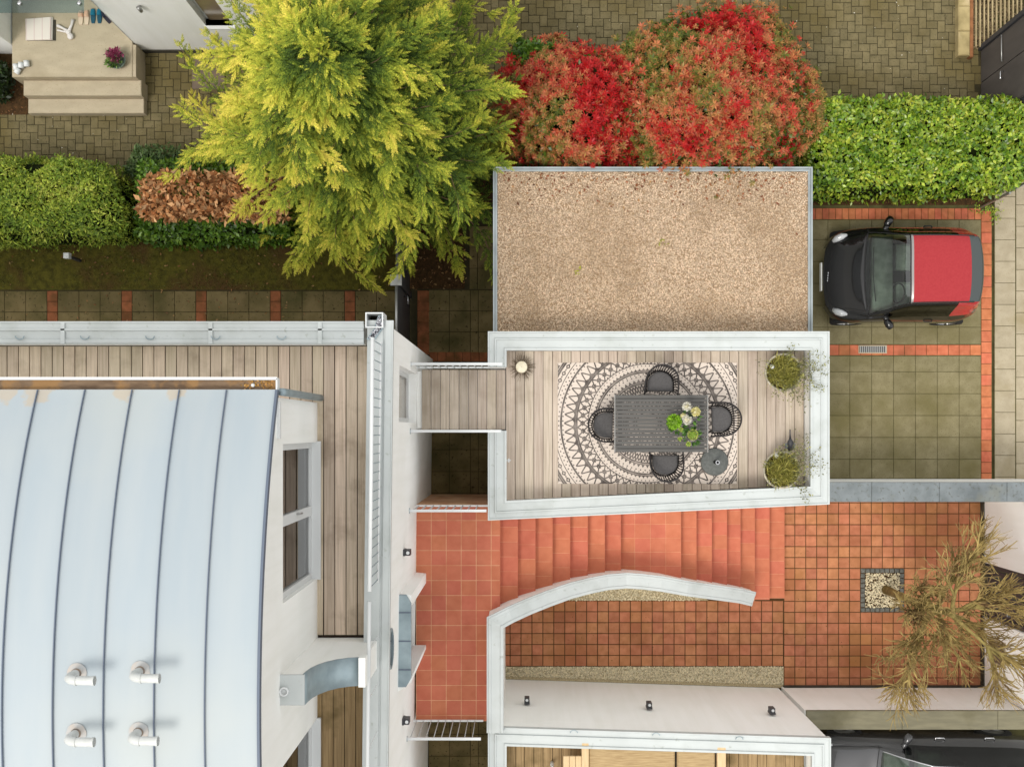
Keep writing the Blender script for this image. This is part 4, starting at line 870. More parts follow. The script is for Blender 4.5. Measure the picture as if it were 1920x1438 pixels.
vase(1266, 796, 'small vase with a bright green chrysanthemum ball on the table', [(1264, 791, .10, 240, GR, .055)])
vase(1293, 780, 'small vase with white and cream roses on the table', [(1289, 762, .055, 110, WH, .05), (1305, 772, .055, 110, YE_, .05), (1289, 787, .06, 110, WH, .052), (1282, 780, .036, 50, YE_, .034)])
vase(1294, 818, 'small vase with pale green hydrangea and buds on the table', [(1300, 815, .075, 200, HY, .026), (1278, 805, .03, 40, HY, .026), (1276, 823, .03, 40, HY, .026), (1292, 833, .034, 40, HY, .028)])
# potted wild grasses at the terrace corner
M['potrim'] = mat('zinc_pot', (188, 180, 162), (158, 150, 134), 12, rough=.5, metal=.3)
def potted(px, py, label, lean, n_out):
    h = DZ + .42; x, y = W(px, py, h); t = thing('potted_plant', label, 'potted plant', (x, y, DZ + .002), 0, 'round metal pots on the terrace')
    MB().lathe([(.20, 0), (.275, .40), (.29, .42), (.285, .435), (.262, .435), (.25, .40), (.245, .34), (.0, .34)], (0, 0, 0), 36, cap=False).build('pot', M['potrim'], t, True, inv=False)
    MB().lathe([(.252, .36), (.1, .40), (.0, .41)], (0, 0, 0), 24, cap=False).build('soil', M['soil'], t, inv=False)
    n_ = 1100; rr_ = np.sqrt(RNG.uniform(0, 1, n_)) * .225; an = RNG.uniform(0, 2 * np.pi, n_); P = np.column_stack([rr_ * np.cos(an), rr_ * np.sin(an), np.full(n_, .40) + .05 * (1 - (rr_ / .25) ** 2)])
    V, Fc = stamp(P, unit(rdir(n_, .1, .9)), rdir(n_), np.stack([RNG.uniform(.06, .2, n_), RNG.uniform(.06, .12, n_), RNG.uniform(.02, .06, n_)], 1), *BLADE)
    o = np_obj('cushion_foliage', V, Fc, POTG, t); o.matrix_parent_inverse = Matrix.Identity(4)
    mb = MB(); LP = []
    for i in range(n_out):
        a = lean + random.gauss(0, 1.0); L = random.uniform(.25, .62) * (1.25 if math.cos(a - lean) > .5 else .75); p0 = Vector((math.cos(a) * .1, math.sin(a) * .1, .38)); pts = [p0]; ca = a
        for k in range(1, 6):
            u = k / 5; ca += random.gauss(0, .25); pts.append(pts[-1] + Vector((math.cos(ca) * L * .16, math.sin(ca) * L * .16, .07 * (1 - u * 1.1))))
            for _ in range(5): LP.append(pts[-1] + Vector((random.gauss(0, .03), random.gauss(0, .03), random.gauss(0, .02))))
        mb.tube(pts, [.003, .003, .0025, .002, .002, .0015], 4, caps=False)
    mb.build('stems', M['twigdark'], t, inv=False); LP = np.array(LP); n_ = len(LP)
    V, Fc = stamp(LP, rdir(n_, -.4, .6), rdir(n_, .2, 1), RNG.uniform(.02, .045, n_), *LEAF); o = np_obj('outer_leaves', V, Fc, POTL, t); o.matrix_parent_inverse = Matrix.Identity(4)
    return t
M['twigdark'] = mat('dark_stem', (112, 104, 74), rough=.8); POTG = leaf_mat('pot_grass', [(96, 98, 42), (150, 146, 66), (206, 194, 110)], 7, .75); POTL = leaf_mat('pot_leaf', [(70, 74, 54), (120, 122, 72), (170, 166, 96)], 5, .8)
potted(1469, 698, 'round metal pot of wild grass in the terrace corner near the car', -.15, 34); potted(1466, 881, 'round metal pot of wild grass in the terrace corner near the stairs', .5, 30)
for px, py, lb in ((1450, 687, 'white ceramic ball in the pot nearest the car'), (1458, 855, 'white ceramic ball in the pot nearest the stairs')):
    x, y = W(px, py, DZ + .5); o = MB().ball((0, 0, 0), .036, 14, 10).build('ceramic_ball', M['white_paint'], None, True, label=lb, cat='ornament', group='ceramic balls in the pots', loc=(x, y, DZ + .43))
# heron-like grey metal bird ornament
x, y = W(1482, 832, DZ + .3); bd = thing('metal_bird', 'slim grey metal bird ornament leaning beside the lower pot', 'ornament', (x, y, DZ + .002))
bb = MB(); bb.tube([(.01, -.12, .20), (.01, -.06, .26), (0, .02, .30), (-.01, .08, .33)], [.012, .055, .05, .016], 12); bb.tube([(-.01, .08, .33), (-.03, .14, .40), (-.04, .22, .44)], [.016, .010, .008], 8); bb.build('bird_body', M['zincdark2'] if 'zincdark2' in M else M['anth'], bd, True, inv=False)
for s_ in (-1, 1): MB().tube([(s_ * .02, -.02, .26), (s_ * .025, -.03, .0)], .006, 6).build('leg', M['anth'], bd, inv=False)
MB().add([(-.06, -.10, .27), (.0, .04, .345), (-.075, .0, .26), (.07, -.10, .27), (.085, .0, .26)], [(0, 1, 2), (3, 4, 1)]).build('wing', M['greycap'], bd, inv=False)
# candle in a twig wreath
x, y = W(978, 688, DZ + .15); cd = thing('wreath_candle', 'round cream candle in a spiky twig wreath on the terrace deck', 'candle', (x, y, DZ + .002))
MB().lathe([(.085, 0), (.09, .01), (.09, .16), (.082, .17), (.0, .165)], (0, 0, 0), 28).build('candle', mat('cream_wax', (240, 232, 208), (228, 216, 188), 20, rough=.5), cd, True, inv=False); MB().tube([(0, 0, .16), (.003, 0, .185)], .003, 5).build('wick', M['plastic'], cd, inv=False)
mb = MB()
for i in range(120):
    a = random.uniform(0, 6.283); b_ = a + random.gauss(0, .25); L = random.uniform(.13, .23); z = random.uniform(.01, .12); mb.tube([(.075 * math.cos(a), .075 * math.sin(a), z), (L * math.cos(b_), L * math.sin(b_), z + random.uniform(-.0, .05))], [.0035, .002], 4, caps=False)
mb.build('twigs', mat('wreath_twig', (98, 82, 64), rough=.8, isl=.3), cd, inv=False)
x, y = W(951, 863, 3.1); tpo = thing('wall_tap', 'tiny white tap on the inside of the terrace parapet', 'tap', (-.248, y, 3.1))
MB().tube([(0, 0, 0), (.05, 0, 0), (.06, 0, -.03)], .012, 8).build('spout', M['white_paint'], tpo, True, inv=False); MB().box(.02, .045, -.03, .03, .012, .022, .002).build('knob', M['white_paint'], tpo, inv=False)

# ------------------------------------------------------------------ cars
def catmull(P, n):
    out = []; P = [np.array(p, float) for p in P]
    for i in range(len(P) - 1):
        p0, p1, p2, p3 = P[max(i - 1, 0)], P[i], P[i + 1], P[min(i + 2, len(P) - 1)]
        for k in range(n):
            t = k / n; out.append(.5 * ((2 * p1) + (-p0 + p2) * t + (2 * p0 - 5 * p1 + 4 * p2 - p3) * t * t + (-p0 + 3 * p1 - 3 * p2 + p3) * t ** 3))
    out.append(P[-1]); return np.array(out)
def car_shell(stations, zs, nu=6, nv=5):
    """stations: (x, w_sill, w_max, z_belt, w_belt, w_top, z_top, crown); half ring of 8 control points, x = 0 at the nose"""
    S = catmull(stations, nu); ring = []
    for (x, ws, wm, zb, wb, wt, zt, cr) in S:
        r = [(ws, zs), (wm, zs + .38 * (zb - zs)), (wm * .995, zs + .75 * (zb - zs)), (wb, zb), (wb - .4 * (wb - wt) - .01, zb + .45 * (zt - zb)), (wt + .01, zb + .92 * (zt - zb)), (wt * .55, zt + cr * .75), (0, zt + cr)]
        q = catmull(r, nv); Lt = S[-1][0]; sm_ = lambda t_: max(0, min(1, t_)) ** 2 * (3 - 2 * max(0, min(1, t_)))
        fb = .13 * sm_(1 - x / (.62 * Lt)); rb = .13 * sm_((x / Lt - .72) / .28); half = [(x + (fb - rb) * (y / .8) ** 2, y, z) for y, z in q]; ring.append(half + [(x, -y, z) for x, y, z in half[-2::-1]])
    return np.array(ring)
def car_parts(G, nu, nv, rules, t, names):
    """split the shell grid into parts: rules(iu, jv) gives a part key for the control cell"""
    nr, nc = G.shape[:2]; sets = {}
    for i in range(nr - 1):
        for j in range(nc - 1):
            cu = i / nu; cv = j / nv; cv = cv if cv < 7 else 14 - cv - 1.0 / nv; side = 1 if j < nc // 2 else -1
            key = rules(cu + .5 / nu, cv + .5 / nv, side); sets.setdefault((key, side if key in ('sidewin', 'quarter', 'pillar') else 0), []).append((i, j))
    for (key, _s), cl in sets.items():
        if key not in names: continue
        nm, mt = names[key]; idx = {}; mb = MB(); vs_ = []; fs_ = []
        def vi(i, j):
            if (i, j) not in idx: idx[(i, j)] = len(vs_); vs_.append(tuple(G[i, j]))
            return idx[(i, j)]
        for i, j in cl: fs_.append((vi(i, j), vi(i, j + 1), vi(i + 1, j + 1), vi(i + 1, j)))
        mb.add(vs_, fs_); mb.build(nm, mt, t, True, inv=False)
def wheel(t, x, y, r=.30, w=.19, side=1):
    o = MB().lathe([(r * .62, -w / 2), (r * .94, -w / 2), (r, -w / 2 + .03), (r, w / 2 - .03), (r * .94, w / 2), (r * .62, w / 2)], (0, 0, 0), 28, cap=False)
    tr_ = o.build('wheel', M['rubber'], t, True, inv=False); tr_.location = (x, y, r); tr_.rotation_euler = (math.pi / 2 * side, 0, 0)
    rim_ = MB(); rim_.lathe([(r * .62, -w / 2 + .01), (r * .6, -w / 2 + .03), (r * .2, -w / 2 + .03), (.0, -w / 2 + .015)], (0, 0, 0), 24, cap=False)
    for k in range(5):
        a = 2 * math.pi * k / 5; rim_.add([(math.cos(a + d) * q, math.sin(a + d) * q, -w / 2 + .008) for q, d in ((.05, -.3), (.05, .3), (r * .6, .14), (r * .6, -.14))], [(0, 1, 2, 3)])
    rim_.build('rim', M['steel'], tr_, inv=False)
def mirror(t, x, y, z, s_, mt):
    o = MB(); o.tube([(x - .04, y - s_ * .08, z - .01), (x - .01, y + s_ * .03, z + .02), (x + .03, y + s_ * .10, z + .04)], [.06, .05, .05], 8)
    o.tube([(x - .02, y + s_ * .055, z + .04), (x + .0, y + s_ * .08, z + .05), (x + .045, y + s_ * .15, z + .055), (x + .085, y + s_ * .205, z + .05), (x + .09, y + s_ * .215, z + .05)], [.02, .06, .072, .055, .01], 12); o.build('side_mirror', mt, t, True, inv=False)
# small city car, black with red fabric roof
(nx_, _), (rx_, _) = W(1541, 0, .45), W(1846, 0, .95); LEN = rx_ - nx_; cyc = 2.72
sm = thing('city_car', 'small black city car with red fabric roof parked on the driveway', 'car', (nx_, cyc, 0))
L = LEN
st_ = [(0.00, .44, .52, .50, .50, .34, .52, .0), (.05, .58, .68, .56, .64, .46, .60, .01), (.16, .70, .785, .64, .74, .56, .70, .015), (.36, .76, .825, .73, .785, .60, .80, .02), (.56, .79, .83, .82, .80, .68, .90, .02), (.64, .80, .832, .86, .80, .70, .95, .02),
       (.88, .80, .832, .91, .80, .655, 1.17, .025), (1.08, .80, .832, .93, .795, .60, 1.375, .03), (1.19, .80, .832, .945, .79, .575, 1.465, .03), (1.30, .80, .832, .95, .785, .565, 1.51, .03), (1.75, .80, .832, .97, .78, .56, 1.545, .03), (2.10, .80, .83, .985, .77, .555, 1.53, .03), (2.34, .79, .82, 1.0, .755, .55, 1.49, .025),
       (2.47, .77, .80, 1.0, .735, .535, 1.43, .02), (2.60, .72, .75, .95, .69, .50, 1.12, .01), (2.67, .66, .69, .85, .63, .46, .93, .0), (L, .60, .62, .70, .56, .42, .74, .0)]
G = car_shell(st_, .22)
def rules(u, v, side):
    if v > 5.0:
        if 4.83 < u < 8.25: return 'wind'
        if 8.25 <= u < 8.84: return 'header'
        if 8.84 <= u < 11.5: return 'roof'
        if 11.5 <= u < 13.6: return 'rearwin'
    if 3.15 < v <= 5.0:
        if 6.4 < u < 10.9: return 'sidewin'
        if 10.9 <= u < 13.3: return 'quarter'
    if u < 4.83 and v > 3.0: return 'hood'
    if 3.0 < v <= 5.0 and 4.83 <= u <= 6.4: return 'pillar'
    if v > 5 and u >= 13.6: return 'tail'
    return 'body'
car_parts(G, 6, 5, rules, sm, {'body': ('body', M['paint_black']), 'hood': ('hood', M['paint_black']), 'pillar': ('pillar', M['paint_black']), 'tail': ('tailgate', M['paint_black']), 'wind': ('windscreen', M['glass_car']), 'header': ('roof_header', mat('silver_header', (150, 146, 144), rough=.3, metal=.4)), 'roof': ('soft_roof', M['soft_red']),
    'rearwin': ('rear_window', mat('rear_screen', (66, 72, 72), rough=.35)), 'sidewin': ('side_window', M['glass_dark']), 'quarter': ('rear_quarter', M['paint_red'])})
for x in (.48, 2.28):
    for s_ in (-1, 1): wheel(sm, x, s_ * .735, .29, .18, s_)
mirror(sm, .98, .755, .93, 1, M['paint_black']); mirror(sm, .98, -.755, .93, -1, M['paint_black'])
MB().box(.22, L - .15, -.70, .70, .2, .24).build('underbody', M['plastic'], sm, inv=False)
MB().box(.80, 1.15, -.66, .66, .62, .84, .03).build('dashboard', M['interior'], sm, True, inv=False)
for s_ in (-.34, .34):
    MB().box(1.28, 1.72, s_ - .23, s_ + .23, .42, .62, .04).build('seat', M['interior'], sm, inv=False); MB().box(1.66, 1.82, s_ - .22, s_ + .22, .55, 1.18, .05).build('backrest', M['interior'], sm, inv=False)
MB().tube([(1.22 + .06 * math.sin(a), -.34 + .17 * math.cos(a), .86 + .16 * math.sin(a)) for a in [2 * math.pi * k / 18 for k in range(19)]], .014, 6).build('steering_wheel', M['plastic'], sm, inv=False)
for s_ in (-1, 1):
    o = MB(); o.tube([(.14, s_ * .60, .655), (.20, s_ * .645, .70), (.28, s_ * .68, .74), (.36, s_ * .70, .775)], [.035, .062, .06, .02], 12); o.build('headlight', M['lampglass'], sm, True, inv=False)
    o = MB(); o.tube([(2.47, s_ * .655, .95), (2.50, s_ * .645, .87), (2.52, s_ * .63, .78)], [.025, .05, .03], 10); o.build('tail_lamp', M['paint_red'], sm, True, inv=False)
    MB().tube([(1.66, s_ * .80, .86), (1.68, s_ * .835, .865), (1.80, s_ * .835, .868), (1.82, s_ * .80, .868)], .012, 6).build('door_handle', M['plastic'], sm, True, inv=False)
MB().box(-.035, -.012, -.25, .25, .42, .52, .004).build('number_plate', mat('plate_white', (226, 226, 220), rough=.4), sm, inv=False)
for k in range(4): MB().box(.045 + .004 * k, .055 + .004 * k, -.10 + .045 * k, -.075 + .045 * k, .615, .635).build('badge_letter', M['chrome'], sm, inv=False)
def shell_line(G, i=None, j=None, a=0, b=None, off=.004):
    if i is not None: p = G[i, a:b]
    else: p = G[a:b, j]
    return [tuple(q + np.array([0, 0, off])) for q in p]
nc_ = G.shape[1]; c0 = nc_ // 2
for i, aa in ((int(4.83 * 6), 25), (int(8.25 * 6) + 1, 25)): MB().tube(shell_line(G, i=i, a=aa, b=nc_ - aa), .012, 5).build('screen_trim', M['plastic'], sm, True, inv=False)
for j in (25, nc_ - 26): MB().tube(shell_line(G, j=j, a=int(4.83 * 6), b=int(12.3 * 6)), .013, 5).build('roof_rail', M['paint_black'], sm, True, inv=False)
MB().tube(shell_line(G, i=28, a=17, b=nc_ - 17), .006, 4).build('hood_gap', M['plastic'], sm, True, inv=False); MB().tube([(.79, -.5, .99), (.74, 0, .99), (.76, .45, .98)], .008, 5).build('wiper', M['plastic'], sm, True, inv=False)
# dark estate car at the bottom right corner
x0c = 5.02; es = thing('estate_car', 'dark grey car cut off by the bottom right corner behind the white wall', 'car', (x0c, -6.33, 0))
st2 = [(0.0, .55, .62, .55, .60, .45, .58, 0), (.08, .72, .80, .62, .76, .58, .68, .01), (.30, .82, .89, .72, .84, .66, .80, .02), (.75, .86, .905, .82, .86, .70, .92, .02), (1.10, .87, .91, .90, .87, .74, 1.0, .02), (1.45, .87, .91, .94, .87, .68, 1.20, .03), (1.85, .87, .91, .97, .865, .62, 1.44, .03), (2.05, .87, .91, .98, .86, .60, 1.49, .03),
       (2.8, .87, .91, 1.0, .85, .59, 1.52, .03), (3.5, .86, .90, 1.02, .84, .58, 1.48, .03), (3.95, .84, .88, 1.02, .80, .55, 1.40, .02), (4.25, .78, .82, .95, .74, .50, 1.08, .01), (4.38, .70, .74, .75, .66, .45, .80, 0)]
G2 = car_shell(st2, .24)
def rules2(u, v, side):
    if v > 5.0 and 4.2 < u < 6.9: return 'wind'
    if v > 5.0 and 6.9 <= u < 10: return 'roof'
    if 3.2 < v <= 5.0 and 5.2 < u < 10.2: return 'sidewin'
    if u < 4.0 and v > 4.0: return 'hood'
    if v > 5.0 and 10 <= u < 11.3: return 'rearwin'
    return 'body'
car_parts(G2, 6, 5, rules2, es, {'body': ('body', M['paint_grey']), 'hood': ('hood', M['paint_grey']), 'wind': ('windscreen', M['glass_car']), 'roof': ('roof_panel', M['paint_grey']), 'sidewin': ('side_window', M['glass_dark']), 'rearwin': ('rear_window', M['glass_dark'])})
for x in (.78, 3.45):
    for s_ in (-1, 1): wheel(es, x, s_ * .81, .315, .2, s_)
mirror(es, 1.62, .83, .99, 1, M['paint_grey']); mirror(es, 1.62, -.83, .99, -1, M['paint_grey'])
for x in (2.28, 3.15): MB().tube([(x - .09, .90, .86), (x - .07, .935, .87), (x + .07, .935, .87), (x + .09, .90, .87)], .013, 6).build('door_handle', M['chrome'], es, True, inv=False)
MB().box(.3, 4.1, -.75, .75, .22, .26).build('underbody', M['plastic'], es, inv=False); MB().box(1.3, 1.75, -.7, .7, .6, .9, .03).build('dashboard', M['interior'], es, inv=False)
for s_ in (-.38, .38): MB().box(2.0, 2.5, s_ - .25, s_ + .25, .4, .62, .04).build('seat', M['interior'], es, inv=False); MB().box(2.42, 2.6, s_ - .24, s_ + .24, .55, 1.22, .05).build('backrest', M['interior'], es, inv=False)
nc2 = G2.shape[1]; MB().tube(shell_line(G2, j=25, a=int(4.2 * 6), b=62), .012, 5).build('roof_rail', M['chrome'], es, True, inv=False); MB().tube(shell_line(G2, i=24, a=18, b=nc2 - 18), .006, 4).build('hood_gap', M['plastic'], es, True, inv=False)
MB().tube(shell_line(G2, j=20, a=6, b=26), .005, 4).build('hood_gap', M['plastic'], es, True, inv=False)
for s_ in (-1, 1): o = MB(); o.tube([(.12, s_ * .66, .67), (.25, s_ * .76, .74), (.42, s_ * .80, .80)], [.03, .06, .02], 10); o.build('headlight', M['lampglass'], es, True, inv=False)

# ------------------------------------------------------------------ plants
def hedge(name, poly, h, n, size, mt, label, cat='hedge', fuzz=.10, seed=1, up=.35, z0=.05, corecol=(30, 38, 14), tmpl=LEAF, width=1.0, group=None, core_in=.16):
    c = np.mean(np.array(poly), 0); t = thing(name, label, cat, (c[0], c[1], 0), 0, group)
    pin = [tuple(c + (np.array(p) - c) * (1 - core_in / max(.2, np.linalg.norm(np.array(p) - c)))) for p in poly]
    MB().prism(pin, 0, h - .2, .12).build('shade_core', mat(name + '_core', corecol, (18, 22, 9), 14, rough=1, spec=0.05, bump=1, bscale=20), t)  # solid filler, no branches: shade in the leaf gaps is put into its dark colour
    nt_ = int(n * .6); q = in_poly_pts(poly, nt_); P = np.column_stack([q, np.full(nt_, h)]); Nn = np.tile([0, 0, 1.], (nt_, 1))
    # round the shoulders
    m = len(poly); dmin = np.full(nt_, 9.); nd = np.zeros((nt_, 2))
    a_ = sum(poly[i][0] * poly[(i + 1) % m][1] - poly[(i + 1) % m][0] * poly[i][1] for i in range(m)); sg_ = 1 if a_ > 0 else -1
    for i in range(m):
        p0, p1 = np.array(poly[i]), np.array(poly[(i + 1) % m]); d = (p1 - p0) / np.linalg.norm(p1 - p0); nn = np.array([d[1], -d[0]]) * sg_; dd = -((q - p0) @ nn)
        k = dd < dmin; dmin[k] = dd[k]; nd[k] = nn
    sh = np.clip(1 - dmin / .28, 0, 1); P[:, 2] -= .22 * sh ** 2; Nn[:, :2] += nd * sh[:, None] * .9
    ns_ = n - nt_; per = [np.linalg.norm(np.array(poly[i]) - np.array(poly[(i + 1) % m])) for i in range(m)]; tot = sum(per)
    for i in range(m):
        k = int(ns_ * per[i] / tot); p0, p1 = np.array(poly[i]), np.array(poly[(i + 1) % m]); d = (p1 - p0) / per[i]; nn = np.array([d[1], -d[0]]) * sg_
        u = RNG.uniform(0, 1, k); Pz = np.column_stack([p0 + (p1 - p0) * u[:, None], RNG.uniform(z0, h - .15, k)]); P = np.vstack([P, Pz]); Nn = np.vstack([Nn, np.tile([nn[0], nn[1], .3], (k, 1))])
    Nn = unit(Nn); k = len(P); P = P + Nn * (fnoise(P, 5, seed) * fuzz + fnoise(P, 17, seed + 1) * fuzz * .5 - np.abs(RNG.normal(0, .07, k)))[:, None]
    hole = fnoise(P, 7, seed + 9) < .72 + .2 * RNG.random(k); P, Nn = P[hole], Nn[hole]; k = len(P)
    fw = unit(rdir(k) + Nn * up); s_ = RNG.uniform(.6, 1.2, k) * size
    V, Fc = stamp(P, fw, unit(Nn + rdir(k) * .55), np.stack([s_, s_ * width, s_], 1), *tmpl); np_obj('foliage', V, Fc, mt, t); return t
FEATHER_V = []; FEATHER_F = []
for i in range(10):
    u = .04 + i * .096
    for s_ in (-1, 1):
        l_ = (.30 * (1 - u) ** .8 + .05) * (1.0 if i % 2 else .8); a = .62 + .12 * (i % 3); dx, dy = math.cos(a) * l_, math.sin(a) * l_ * s_; w = .026; o = len(FEATHER_V)
        FEATHER_V += [(u, 0, .01), (u + dx * .45 + w, dy * .45 - s_ * w, .03), (u + dx, dy, -.04), (u + dx * .45 - w, dy * .45 + s_ * w, .03)]; FEATHER_F.append((o, o + 1, o + 2, o + 3))
        if l_ > .16:      # side twig of the blade
            for q, sg in ((.4, 1), (.65, -1)):
                o = len(FEATHER_V); bx, by = u + dx * q, dy * q; ex, ey = bx + l_ * .34, by + s_ * (l_ * (.10 if sg > 0 else .34)); FEATHER_V += [(bx, by, .02), (bx + .03 + (ex - bx) * .4, by + (ey - by) * .4 - .016, .035), (ex, ey, -.01), (bx - .0 + (ex - bx) * .4, by + (ey - by) * .4 + .018, .035)]; FEATHER_F.append((o, o + 1, o + 2, o + 3))
o = len(FEATHER_V); FEATHER_V += [(0, .012, 0), (0, -.012, 0), (1.08, -.005, -.02), (1.08, .005, -.02)]; FEATHER_F.append((o, o + 1, o + 2, o + 3)); FEATHER = (FEATHER_V, FEATHER_F)
# golden conifer
def conifer():
    ax = np.array([-2.50, 4.62]); Ht = 6.9; t = thing('golden_conifer', 'large golden yellow conifer with feathery drooping branches beside the lawn', 'tree', (*ax, 0))
    MB().tube([(*ax, 0), (ax[0] + .03, ax[1], 2.5), (ax[0] - .03, ax[1] + .02, 5), (ax[0], ax[1], Ht)], [.16, .12, .06, .01], 10).build('trunk', M['bark'], t, True)
    br_ = MB(); P = []; Fw = []; S = []; Tp = []; g = random.Random(5)
    nb = 265
    for i in range(nb):
        u = (i + .5) / nb; z0 = .55 + (Ht - .75) * u ** .92; a = i * 2.39996 + g.gauss(0, .35)
        L_ = (2.75 * (1 - u) ** .70 + .28) * g.choice([.68, .8, .9, .97, 1.03, 1.1])
        ca, sa = math.cos(a), math.sin(a)
        L_ *= 1 + .20 * max(0, -ca) + .08 * max(0, sa) - .42 * max(0, -sa) ** .6 + .18 * max(0, ca)
        rise = g.uniform(.16, .46) * L_; droop = .30 * L_; bend = g.gauss(0, .35); pts = []
        for k in range(9):
            v = k / 8; aa = a + bend * v * v; pts.append(Vector((ax[0] + math.cos(aa) * L_ * v, ax[1] + math.sin(aa) * L_ * v, z0 + rise * v - droop * v * v)))
        br_.tube(pts, [.020 * (1 - .85 * k / 8) * (1 - u) ** .6 + .003 for k in range(9)], 4, caps=False)
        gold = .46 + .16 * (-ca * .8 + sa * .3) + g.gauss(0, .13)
        nf = int(10 + 13 * L_ / 2.5)
        for f in range(nf):
            v = .15 + .83 * (f + g.random()) / nf; q = v * 8; k = min(7, int(q)); p = pts[k].lerp(pts[k + 1], q - k); d = (pts[k + 1] - pts[k]).normalized()
            side = 1 if f % 2 else -1; ang = side * g.uniform(.45, .9) * (1.1 - .5 * v); c_, s2 = math.cos(ang), math.sin(ang); dd = Vector((d.x * c_ - d.y * s2, d.x * s2 + d.y * c_, d.z + g.gauss(0, .16))).normalized()
            bl = g.uniform(.34, .66) * (1.15 - .82 * v) * (.6 + .4 * min(1, L_ / 1.5)); nsub = 5
            for w in range(nsub):
                e = w / (nsub - 1); sd_ = (1 if w % 2 else -1) * (.5 if w < nsub - 1 else 0); c2, s3 = math.cos(sd_), math.sin(sd_)
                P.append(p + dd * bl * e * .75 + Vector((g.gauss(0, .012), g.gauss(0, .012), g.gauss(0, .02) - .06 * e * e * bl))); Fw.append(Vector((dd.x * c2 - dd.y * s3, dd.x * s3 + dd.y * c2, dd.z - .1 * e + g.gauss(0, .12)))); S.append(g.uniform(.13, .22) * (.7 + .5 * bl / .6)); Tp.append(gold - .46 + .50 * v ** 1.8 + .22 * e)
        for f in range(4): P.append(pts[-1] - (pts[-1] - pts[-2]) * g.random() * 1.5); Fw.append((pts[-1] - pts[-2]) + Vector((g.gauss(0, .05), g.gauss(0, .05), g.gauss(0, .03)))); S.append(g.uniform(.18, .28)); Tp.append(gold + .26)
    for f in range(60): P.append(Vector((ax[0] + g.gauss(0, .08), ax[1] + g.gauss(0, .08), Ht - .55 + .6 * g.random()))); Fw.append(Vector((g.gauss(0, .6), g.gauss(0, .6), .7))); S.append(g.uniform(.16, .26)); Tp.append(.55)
    br_.build('branches', M['bark'], t)
    P, Fw, S, Tp = map(np.array, (P, Fw, S, Tp)); n = len(P); up = unit(np.array([0, 0, 1.]) + rdir(n) * .5)
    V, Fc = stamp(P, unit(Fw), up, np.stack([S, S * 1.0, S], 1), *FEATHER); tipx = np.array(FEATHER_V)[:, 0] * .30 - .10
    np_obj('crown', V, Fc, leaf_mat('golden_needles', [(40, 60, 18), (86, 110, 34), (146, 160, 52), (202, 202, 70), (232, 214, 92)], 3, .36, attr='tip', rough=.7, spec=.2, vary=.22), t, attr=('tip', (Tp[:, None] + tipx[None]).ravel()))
    return t
conifer()
